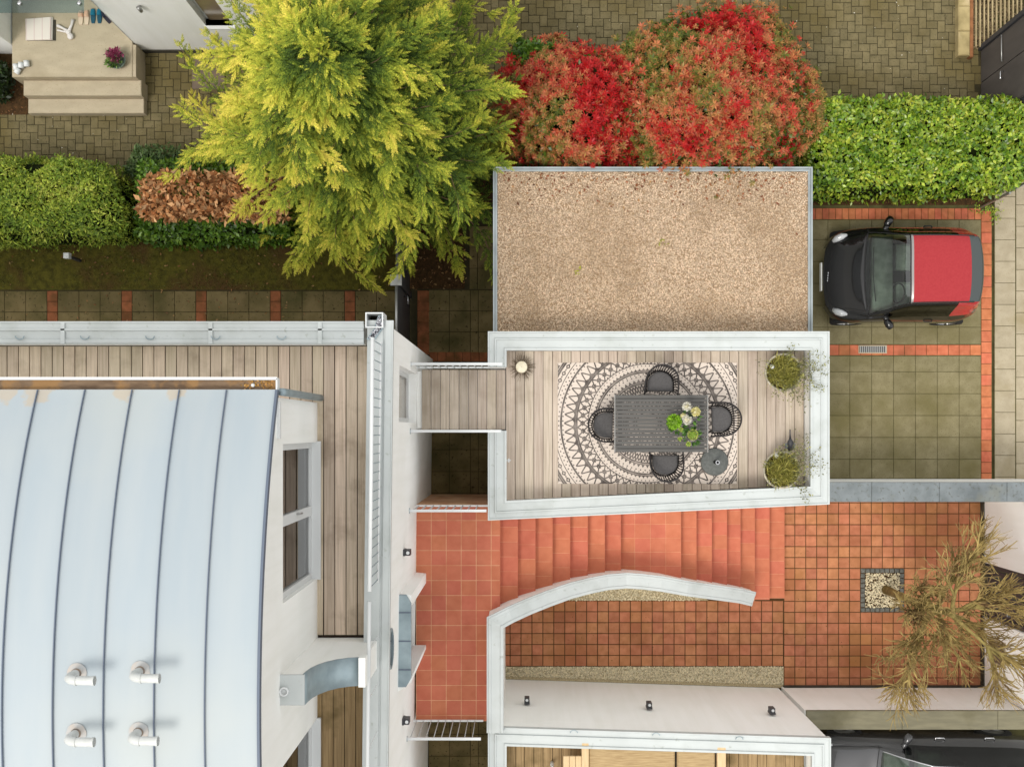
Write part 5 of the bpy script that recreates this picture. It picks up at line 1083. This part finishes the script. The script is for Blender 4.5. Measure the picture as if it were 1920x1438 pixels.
# red photinia shrubs: rosettes of lance leaves
ROS_V = []; ROS_F = []
for i in range(8):
    a = i * 2.4; el_ = .25 + .5 * (i / 8); o = len(ROS_V); c_, s_ = math.cos(a), math.sin(a); ce, se = math.cos(el_), math.sin(el_); w = .15
    for (r, ww, dz) in ((0.03, 0, 0), (.5, w, .06), (1, 0, -.06), (.5, -w, .06)): ROS_V.append((c_ * r * ce - s_ * ww, s_ * r * ce + c_ * ww, r * se + dz))
    ROS_F.append((o, o + 1, o + 2, o + 3))
def photinia(c, rad, label, n, seed, redbias):
    t = thing('red_shrub', label, 'shrub', (c[0], c[1], 0), 0, 'red-leaved shrubs behind the gravel roof'); g = random.Random(seed); br_ = MB()
    for i in range(26):
        a = g.uniform(0, 6.283); r = g.uniform(.2, .85); tip = Vector((c[0] + math.cos(a) * rad[0] * r, c[1] + math.sin(a) * rad[1] * r, c[2] + rad[2] * math.sqrt(1 - r * r) * .85)); b0 = Vector((c[0] + g.gauss(0, .1), c[1] + g.gauss(0, .1), 0)); mid = b0.lerp(tip, .5) + Vector((0, 0, .35)); br_.tube([b0, mid, tip], [.035, .02, .006], 5, caps=False)
    br_.build('stems', M['bark'], t)
    nl = 6 if rad[0] > 1.4 else 4; g2 = np.random.default_rng(seed); an = np.arange(nl) * 2 * np.pi / nl + g2.uniform(-.4, .4, nl)
    LC = np.vstack([[0, 0, .25 * rad[2]], np.stack([np.cos(an) * rad[0] * .48, np.sin(an) * rad[1] * .46, g2.uniform(-.35, .05, nl) * rad[2]], 1)]); LR = np.concatenate([[.72], g2.uniform(.50, .64, nl)])
    m_ = n * 2; li = g2.choice(nl + 1, m_, p=LR ** 2 / (LR ** 2).sum()); d = rdir(m_, -.35, 1); lump = fnoise(d * 2 + LC[li], 4.5, seed) * .12 + fnoise(d * 2 + LC[li], 11, seed + 2) * .08
    stray = np.where(RNG.uniform(0, 1, m_) < .16, np.abs(RNG.normal(0, .13, m_)), 0); P = LC[li] + d * np.array(rad) * (LR[li] * (1 + lump + stray) - np.abs(RNG.normal(0, .05, m_)))[:, None]
    keep = np.ones(m_, bool)
    for q_ in range(nl + 1): keep &= (np.linalg.norm((P - LC[q_]) / np.array(rad), axis=1) > LR[q_] * .80) | (li == q_)
    P = np.array(c) + P[keep][:n]; d = d[keep][:n]; n = len(P)
    nrm = unit(d / np.array(rad)); up = unit(nrm * .7 + np.array([0, 0, .7]) + rdir(n) * .35)
    depth = -np.abs(RNG.normal(0, .0, n)); tp = np.clip(.5 + fnoise(P, 3.2, seed + 5) * .42 + fnoise(P, 9.5, seed + 7) * .42 + redbias + RNG.normal(0, .13, n), 0, 1)
    fw = unit(np.cross(up, rdir(n))); V, Fc = stamp(P, fw, up, RNG.uniform(.05, .105, n), ROS_V, ROS_F); np_obj('crown', V, Fc, PHOT, t, attr=('tip', np.repeat(tp, len(ROS_V))))
    n2 = n // 2; d = rdir(n2, -.3, 1); P = np.array(c) + d * np.array(rad) * RNG.uniform(.62, .9, n2)[:, None]; V, Fc = stamp(P, rdir(n2), rdir(n2, .2, 1), RNG.uniform(.07, .12, n2), *LEAF)
    np_obj('inner_leaves', V, Fc, PHOTG, t)
    MB().ball((c[0], c[1], c[2] * .95), 1, 20, 12, rad[0] * .58, rad[1] * .58, rad[2] * .58).build('shade_core', M['shrubcore'], t, True)  # filler ball; its near-black colour stands for the shade inside the shrub
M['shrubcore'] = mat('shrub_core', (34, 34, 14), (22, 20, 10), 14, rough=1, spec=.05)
PHOT = leaf_mat('photinia_leaf', [(88, 104, 34), (142, 124, 56), (188, 126, 76), (190, 100, 66), (186, 38, 32), (182, 22, 26)], 3, .34, attr='tip', rough=.4, spec=.25, vary=.24)
PHOTG = leaf_mat('photinia_green', [(40, 56, 16), (72, 92, 26), (104, 116, 40)], 4, .7, rough=.35)
photinia((.98, 5.10, 1.55), (1.46, 1.40, 1.34), 'smaller deep red shrub next to the golden conifer', 7600, 21, .10)
photinia((3.10, 5.34, 1.82), (1.86, 1.74, 1.64), 'large red and bronze shrub overhanging the gravel roof edge', 14500, 33, -.03)
# hedges
HB = leaf_mat('laurel_leaf', [(58, 92, 24), (106, 142, 38), (156, 178, 54), (204, 204, 82)], 2.2, .62, rough=.3, spec=.5, vary=.34)
hedge('laurel_hedge', [(4.86, 4.13), (8.35, 4.13), (9.3, 4.70), (9.3, 5.62), (4.80, 5.62)], 1.70, 19000, .09, HB, 'bright green glossy laurel hedge above the driveway', seed=4, fuzz=.06)
TH_ = leaf_mat('hedge_sprig', [(74, 88, 32), (112, 142, 42), (170, 186, 64), (206, 204, 96)], 2.4, .55, rough=.55, vary=.4)
hedge('conifer_hedge', [(-10.4, 3.32), (-7.0, 3.30), (-6.86, 3.6), (-6.92, 4.36), (-7.15, 4.62), (-10.4, 4.62)], 1.55, 26000, .075, TH_, 'fine-leaved light green hedge block at the left edge', seed=8, fuzz=.15, width=.6)
LG = leaf_mat('cherry_laurel', [(44, 72, 20), (82, 118, 34), (128, 158, 50)], 3, .6, rough=.35, vary=.3)
dh = hedge('browned_hedge', [(-6.66, 3.30), (-4.0, 3.30), (-4.0, 4.58), (-6.6, 4.60)], 1.45, 9000, .10, LG, 'hedge with dead brown leaves on top and green sides', seed=12, fuzz=.07)
n = 4000; q = in_poly_pts([(-6.48, 3.56), (-4.0, 3.54), (-4.0, 4.26), (-6.0, 4.36), (-6.4, 4.28)], n); P = np.column_stack([q, 1.50 + fnoise(np.column_stack([q, q[:, :1] * 0]), 9, 3) * .06 + RNG.uniform(-.14, .08, n)])
V, Fc = stamp(P, rdir(n, -.2, .9), rdir(n), RNG.uniform(.08, .15, n), *LEAF); np_obj('dead_leaves', V, Fc, leaf_mat('dead_leaf', [(128, 80, 46), (190, 130, 82), (222, 170, 118), (238, 198, 150)], 4, .8, vary=.5, rough=.6), dh)
hedge('evergreen_shrub', [(-7.1, 4.5), (-6.1, 4.45), (-6.0, 4.85), (-6.9, 5.05)], .85, 2200, .10, leaf_mat('blue_green_leaf', [(52, 78, 40), (86, 112, 62), (120, 140, 84)], 3, .7), 'low blue-green shrub between the two left hedges', 'shrub', seed=15, fuzz=.1, width=.6, core_in=.2)
hedge('evergreen_shrub', [(-9.2, 4.55), (-8.1, 4.5), (-7.9, 4.75), (-9.0, 4.85)], .95, 1800, .07, TH_, 'low green shrub poking out behind the left hedge', 'shrub', seed=16, fuzz=.1, core_in=.2)
hedge('dark_shrub', [(-10.2, 5.9), (-9.35, 5.95), (-9.25, 6.5), (-9.6, 6.8), (-10.2, 6.8)], .6, 2600, .09, leaf_mat('dark_leaf', [(22, 34, 16), (40, 60, 26), (64, 84, 38)], 4, .7), 'dark green shrub beside the porch steps', 'shrub', seed=18, fuzz=.1, core_in=.2)
hedge('green_shrub', [(-.2, 5.9), (.5, 5.85), (.55, 6.35), (-.1, 6.5)], 2.1, 2600, .09, LG, 'dark green shrub tucked between conifer and red shrub', 'shrub', seed=22, fuzz=.12, core_in=.2)
n = 160; q = np.vstack([np.column_stack([RNG.normal(8.45, .12, 80), RNG.normal(4.02, .06, 80)]), np.column_stack([RNG.normal(8.62, .05, 80), RNG.normal(3.95, .12, 80)])])
V, Fc = stamp(np.column_stack([q, RNG.uniform(.0, .12, n)]), rdir(n, 0, .8), rdir(n, .2, 1), RNG.uniform(.03, .06, n), *LEAF); np_obj('weeds', V, Fc, TH_, label='green weeds at the brick corner under the laurel hedge', cat='weeds', kind='stuff')
# bare tree in the courtyard
def bare_tree():
    b0 = Vector((6.64, -2.93, 0)); t = thing('bare_tree', 'bare twiggy ornamental tree growing from the pebble pit', 'tree', b0); g = random.Random(9); tr_ = MB(); tw_ = MB()
    trunk = [b0 + Vector((0, 0, -.02)), b0 + Vector((.03, -.01, .9)), b0 + Vector((.02, .02, 1.9)), b0 + Vector((.16, 0, 2.75))]
    tr_.tube(trunk, [.085, .065, .055, .05], 10)
    def grow(p, d, L_, r, lev):
        pts = [p]; q = p.copy(); dd = d.copy(); ns_ = 4
        for k in range(ns_):
            dd = (dd + Vector((g.gauss(0, .11), g.gauss(0, .11), g.gauss(0.02, .08)))).normalized(); q = q + dd * (L_ / ns_); pts.append(q.copy())
        (tr_ if lev < 2 else tw_).tube(pts, [r * (1 - .55 * k / ns_) for k in range(ns_ + 1)], 6 if lev < 2 else 4, caps=False)
        if lev >= 4: return
        for k in range({0: 4, 1: 4, 2: 3, 3: 2}[lev]):
            s_ = g.uniform(.3, 1.0); i = min(ns_ - 1, int(s_ * ns_)); pp = pts[i].lerp(pts[i + 1], s_ * ns_ - i) if i < ns_ else pts[-1]
            v = Vector((g.gauss(0, 1), g.gauss(0, 1), g.gauss(.25, .5))).normalized(); grow(pp, (dd * 1.0 + v * .62).normalized(), L_ * g.uniform(.58, .8), r * .68, lev + 1)
        grow(q, dd, L_ * .6, r * .5, lev + 1)
    for k in range(10):
        a = k * 2.4 + g.gauss(0, .2); e = g.uniform(.15, .95); grow(trunk[-1] - Vector((0, 0, g.uniform(0, 1.0))), Vector((math.cos(a) * math.cos(e), math.sin(a) * math.cos(e), math.sin(e))), g.uniform(.55, .78) * (1.15 if e < .5 else .85), .042, 0)
    tr_.build('trunk', M['twigtrunk'], t, True); tw_.build('crown', M['twig'], t)
M['twigtrunk'] = mat('mossy_bark', (160, 144, 84), (120, 104, 60), 9, rough=.95, bump=.5)
bare_tree()

# ------------------------------------------------------------------ neighbour's porch at the top left
nh = thing('porch_house', 'white neighbouring house with concrete porch steps at the top left', 'house', (-7, 7.5, 0))
skin(lambda u, z, d: (u, 6.90 + d, z), [-6.95, -2.5], [0, 5.0], [(-5.42, -4.95, 1.30, 3.2), (-4.3, -3.4, 1.0, 3.0)], .2).build('south_wall', M['white'], nh)
MB().box(-6.94, -2.5, 7.11, 12, 0, 5.0).build('house_body', M['white'], nh); MB().box(-6.955, -6.94, 6.9, 12, 0, 5.0).build('porch_side_wall', M['white'], nh)
MB().box(-6.97, -2.5, 6.875, 6.898, 0, .12).build('plinth_strip', M['plinth'], nh)
MB().box(-5.45, -4.92, 6.84, 7.09, 1.26, 1.30, .004).build('window_sill', M['white_paint'], nh)
wf = MB().box(-5.415, -5.36, 7.02, 7.07, 1.3, 3.2).build('window', M['white_paint'], nh); MB().box(-5.355, -4.95, 7.0, 7.04, 1.3, 3.2).build('pane', M['brownpane'], wf); MB().box(-5.4, -4.96, 7.085, 7.095, 1.3, 3.2).build('room', M['room'], wf)
MB().box(-14, -9.13, 6.86, 12, 0, 5.0).build('left_wall', M['white'], nh); MB().box(-9.125, -6.956, 8.05, 12, 0, 5.0).build('porch_back_wall', M['white'], nh)
MB().box(-9.11, -6.96, 6.28, 8.04, 0, .50, .012).build('porch_floor', M['concrete'], nh); 
MB().box(-8.98, -6.86, 6.0, 6.277, 0, .335, .012).build('step', M['concrete'], nh); MB().box(-8.97, -6.87, 5.73, 5.997, 0, .17, .012).build('step', M['concrete'], nh)
MB().box(-6.957, -6.90, 6.28, 6.86, 0, .49, .004).build('porch_cheek', M['concrete'], nh)
cg_ = MB().box(-9.6, -6.98, 6.62, 8.0, 2.60, 2.614).build('glass_canopy', M['glass_canopy'], nh)
for px in (37, 149):
    x, y = W(px, 7, 2.62); MB().lathe([(.035, 0), (.035, .03), (.02, .04)], (x, y, 2.614), 14).build('canopy_fixing', M['chrome'], cg_, True); MB().tube([(x, y, 2.6), (x + .03, 8.05, 3.1)], .008, 6).build('tie_rod', M['chrome'], cg_)
x, y = W(262, 17, 1.1); wl_ = thing('spot_lamp', 'small steel spot lamp on the white neighbouring wall', 'wall lamp', (x, 6.89, 1.3))
sz = 2050 / ((805 - 17) / 6.85); hz = 20 - sz; x = W(262, 17, hz)[0]; wl_.location = (x, 6.90, hz)
MB().tube([(0, 0, 0), (0, -.06, 0)], .02, 8).build('arm', M['steel'], wl_, True, inv=False); MB().tube([(0, -.06, .07), (0, -.06, -.07)], .033, 12).build('lamp_head', M['steel'], wl_, True, inv=False)
PF = .502
x0, y1 = W(49, 36, PF); x1, y0 = W(99, 77, PF); tw_o = thing('folded_towel', 'white folded towel with pink stripes lying on the porch', 'towel', ((x0 + x1) / 2, (y0 + y1) / 2, PF))
def stripes():
    m = mat('striped_towel', (234, 226, 216), rough=.95, spec=.1); nt = m.node_tree; b = nt.nodes['Principled BSDF']; sp_ = nt.nodes.new('ShaderNodeSeparateXYZ'); nt.links.new(nt.nodes.new('ShaderNodeTexCoord').outputs['Object'], sp_.inputs[0]); X = Nd(nt, sp_.outputs[0]); k = ((X * 7).frac() - .5).abs().lt(.05); nt.links.new(mix(nt, k * .5, L8((234, 226, 216)), L8((206, 168, 168))), b.inputs['Base Color']); return m
sm_ = stripes(); hw, hd = (x1 - x0) / 2, (y1 - y0) / 2
for k in range(3): MB().prism([(-hw + .01 * k, -hd), (hw - .012 * k, -hd + .008), (hw + .01 - .01 * k, hd + .02), (-hw + .005, hd - .01 * k)], .012 + .013 * k, .024 + .013 * k, .005).build('towel_fold', sm_, tw_o, inv=False)
MB().box(-hw + .02, hw + .055, -hd, hd - .02, 0, .011, .003).build('doormat', M['plinth'], tw_o, inv=False)
def slipper(px, py, rz, c, c2, label, L_=.26):
    x, y = W(px, py, PF); t = thing('slipper', label, 'slipper', (x, y, PF), rz, 'slippers on the porch'); out = [(L_ * u, .042 * math.sin(math.pi * min(1, max(0, .12 + .8 * u))) ** .5 * s_) for s_, us_ in ((1, [k / 8 for k in range(9)]), (-1, [k / 8 for k in range(8, -1, -1)])) for u in us_]
    out = [(a - L_ / 2, b) for a, b in out]; MB().prism(out, 0, .022, .004).build('sole', mat('slipper_sole', c2, rough=.8), t, inv=False)
    mb = MB(); vs_ = []
    for i in range(5):
        u = .5 + .11 * i
        for k in range(7): a = math.pi * k / 6; vs_.append((L_ * (u - .5), .046 * math.cos(a) * (1 - .25 * (i / 4) ** 2), .02 + .05 * math.sin(a) * (1 - .6 * (i / 4) ** 2)))
    mb.add(vs_, [(i * 7 + k, i * 7 + k + 1, (i + 1) * 7 + k + 1, (i + 1) * 7 + k) for i in range(4) for k in range(6)]); mb.build('strap', mat('slipper_strap', c, rough=.7), t, True, inv=False)
pe, bl_ = (232, 190, 160), (20, 120, 150)
slipper(152, 34, math.pi / 2, pe, (226, 206, 180), 'peach slipper on the porch, beside the white toy'); slipper(163, 34, math.pi / 2, pe, (226, 206, 180), 'peach slipper on the porch, next to the blue pair')
slipper(175, 31, math.pi / 2, bl_, (30, 84, 104), 'blue clog on the porch, next to the peach pair'); slipper(187, 31, math.pi / 2, bl_, (30, 84, 104), 'blue clog on the porch, next to the dark shoe'); slipper(199, 33, 2.2, (38, 38, 58), (50, 46, 60), 'dark shoe on the porch against the white wall')
x, y = W(130, 60, PF); pl = thing('cloth_toy', 'white soft cloth toy with long limbs lying on the porch', 'toy', (x, y, PF))
mb = MB(); mb.ball((.04, -.1, .05), .055, 12, 8, 1, 1.1, .8); mb.ball((0.0, -.02, .04), .045, 12, 8, 1, 1.2, .7); mb.tube([(.01, 0, .04), (.05, .1, .03), (.08, .2, .035)], [.03, .022, .03], 8); mb.tube([(-.01, 0, .04), (-.1, .05, .03), (-.2, .1, .03)], [.03, .02, .032], 8); mb.tube([(-.01, -.02, .03), (-.12, .0, .025), (-.2, .02, .025)], [.022, .016, .02], 8); mb.build('toy_body', mat('plush_white', (232, 226, 222), rough=.95), pl, True, inv=False)
x, y = W(217, 108, PF + .15); hpo = thing('heather_pot', 'pink heather in a grey bowl pot on the porch edge', 'potted plant', (x, y - .03, PF))
MB().lathe([(.09, 0), (.16, .10), (.165, .13), (.15, .13), (.14, .09), (0, .09)], (0, 0, 0), 24, cap=False).build('pot', M['vasegrey'] if 'vasegrey' in M else mat('grey_bowl', (112, 128, 116), rough=.5), hpo, True, inv=False)
def tuft(name, t, c, n_, spread, cols, size, zh=(.3, 1)):
    d = rdir(n_, *zh); P = np.array(c) + d * np.array(spread) * RNG.uniform(.2, 1, n_)[:, None]; V, Fc = stamp(P, unit(d + rdir(n_) * .4), rdir(n_), RNG.uniform(.6, 1.2, n_) * size, *LEAF); o = np_obj(name, V, Fc, leaf_mat(name + '_col', cols, 8, .9), t); o.matrix_parent_inverse = Matrix.Identity(4)
tuft('heather_flowers', hpo, (0, .06, .14), 420, (.15, .13, .16), [(128, 40, 78), (176, 74, 116), (206, 130, 150)], .05); tuft('green_leaves', hpo, (-.02, -.06, .13), 90, (.15, .08, .09), [(60, 86, 34), (118, 150, 70), (150, 176, 110)], .08); tuft('ivy_leaves', hpo, (-.13, .1, .12), 30, (.07, .07, .05), [(60, 70, 44), (130, 140, 100)], .06)
x, y = W(42, 125, PF); wt = thing('rolled_towels', 'white rolled cloths at the left porch edge', 'towel', (x, y, PF))
for k, (dx, dy, a) in enumerate(((-.09, -.03, .5), (.0, .0, .35), (.1, .03, .45), (-.06, -.1, -.2))): MB().tube([(dx - .05 * math.cos(a + 1.2), dy - .05 * math.sin(a + 1.2), .05), (dx + .05 * math.cos(a + 1.2), dy + .05 * math.sin(a + 1.2), .06)], [.048, .05], 12).build('cloth_roll', M['white_paint'], wt, True, inv=False)
x, y = W(381, 137); MB().box(-.3, .3, -.3, .3, 0, .02, .006).build('inspection_cover', mat('brown_cover', (122, 104, 88), (106, 92, 78), 6, rough=.7), label='square brown inspection cover in the block paving under the conifer', cat='cover', loc=(x + .1, y, .002))

# ------------------------------------------------------------------ top right corner: dark doors, low wall, log rack, wire fence
dg_ = thing('shed_doors', 'tall anthracite double doors with steel handles at the top right', 'door', (8.4, 6.3, 0))
MB().box(8.44, 8.55, 5.5, 6.98, 0, 2.5).build('frame', M['anth'], dg_); MB().box(8.37, 8.438, 6.33, 6.90, .03, 2.45, .004).build('door_leaf', M['anthwood'], dg_); MB().box(8.37, 8.438, 5.6, 6.31, .03, 2.45, .004).build('door_leaf', M['anthwood'], dg_)
MB().box(8.33, 8.438, 6.915, 6.99, 0, 2.5, .01).build('door_post', M['anth'], dg_)
hh = 20 - 2050 / ((1880 - 980) / 8.35); y_a, y_b = W(0, 66, hh)[1], W(0, 116, hh)[1]; MB().tube([(8.33, y_a, hh), (8.33, y_b, hh)], .012, 8).build('pull_bar', M['steel'], dg_, True)
yh = W(0, 141, hh)[1]; MB().tube([(8.37, yh + .06, hh), (8.31, yh + .06, hh), (8.31, yh - .06, hh), (8.35, yh - .06, hh)], .011, 8).build('lever_handle', M['chrome'], dg_, True)
lw = thing('low_wall', 'weathered low concrete wall with rusty edge at the top right', 'wall', (8.05, 7.5, 0))
M['weathered'] = mat('weathered_concrete', (176, 158, 112), (148, 132, 90), 5, rough=.9, c3=(196, 176, 140), s3=2.0, bump=.4)
for k in range(4): MB().box(7.91, 8.12, 6.78 + .45 * k, 6.78 + .45 * k + .445, 0, .16 + random.uniform(-.005, .005), .015).build('edging_stone', M['weathered'], lw)
MB().box(8.125, 8.19, 6.76, 8.6, 0, .14, .008).build('rusty_edge', mat('rust', (150, 100, 62), (124, 80, 46), 9, rough=.9), lw)
lr = thing('slat_screen', 'pale slatted rack over chippings behind the dark doors', 'rack', (8.7, 7.6, 0))
for k in range(14): MB().box(8.235 + .075 * k, 8.26 + .075 * k, 6.95, 8.6, .08, .12, .004).build('slat', mat('pale_slat', (178, 160, 120), (150, 132, 96), 6, rough=.85) if k == 0 else bpy.data.materials['pale_slat'], lr)
for y in (7.1, 7.9): MB().box(8.2, 9.3, y, y + .05, .03, .078).build('bearer', M['bark'], lr)
pebbles('chippings', rect(8.2, 9.3, 6.95, 8.6), .015, 2600, .022, mat('chipping', (170, 150, 116), (120, 100, 72), 30, rough=.9, isl=.35), label='pale chippings on the ground under the slatted rack', cat='chippings', kind='stuff')
wfn = thing('wire_fence', 'low grey wire mesh fence along the cut hedge corner', 'fence', (8.9, 4.4, 0))
p0, p1 = Vector((8.38, 4.06, 0)), Vector((9.35, 4.62, 0))
for k in range(3): q = p0.lerp(p1, k / 2); MB().tube([q, q + Vector((0, 0, 1.2))], .02, 8).build('post', M['steel'], wfn)
for k in range(7): MB().tube([p0 + Vector((0, 0, .1 + .17 * k)), p1 + Vector((0, 0, .1 + .17 * k))], .004, 4).build('wire', M['steel'], wfn)
for k in range(22): q = p0.lerp(p1, k / 21); MB().tube([q + Vector((0, 0, .08)), q + Vector((0, 0, 1.14))], .003, 4).build('wire', M['steel'], wfn)
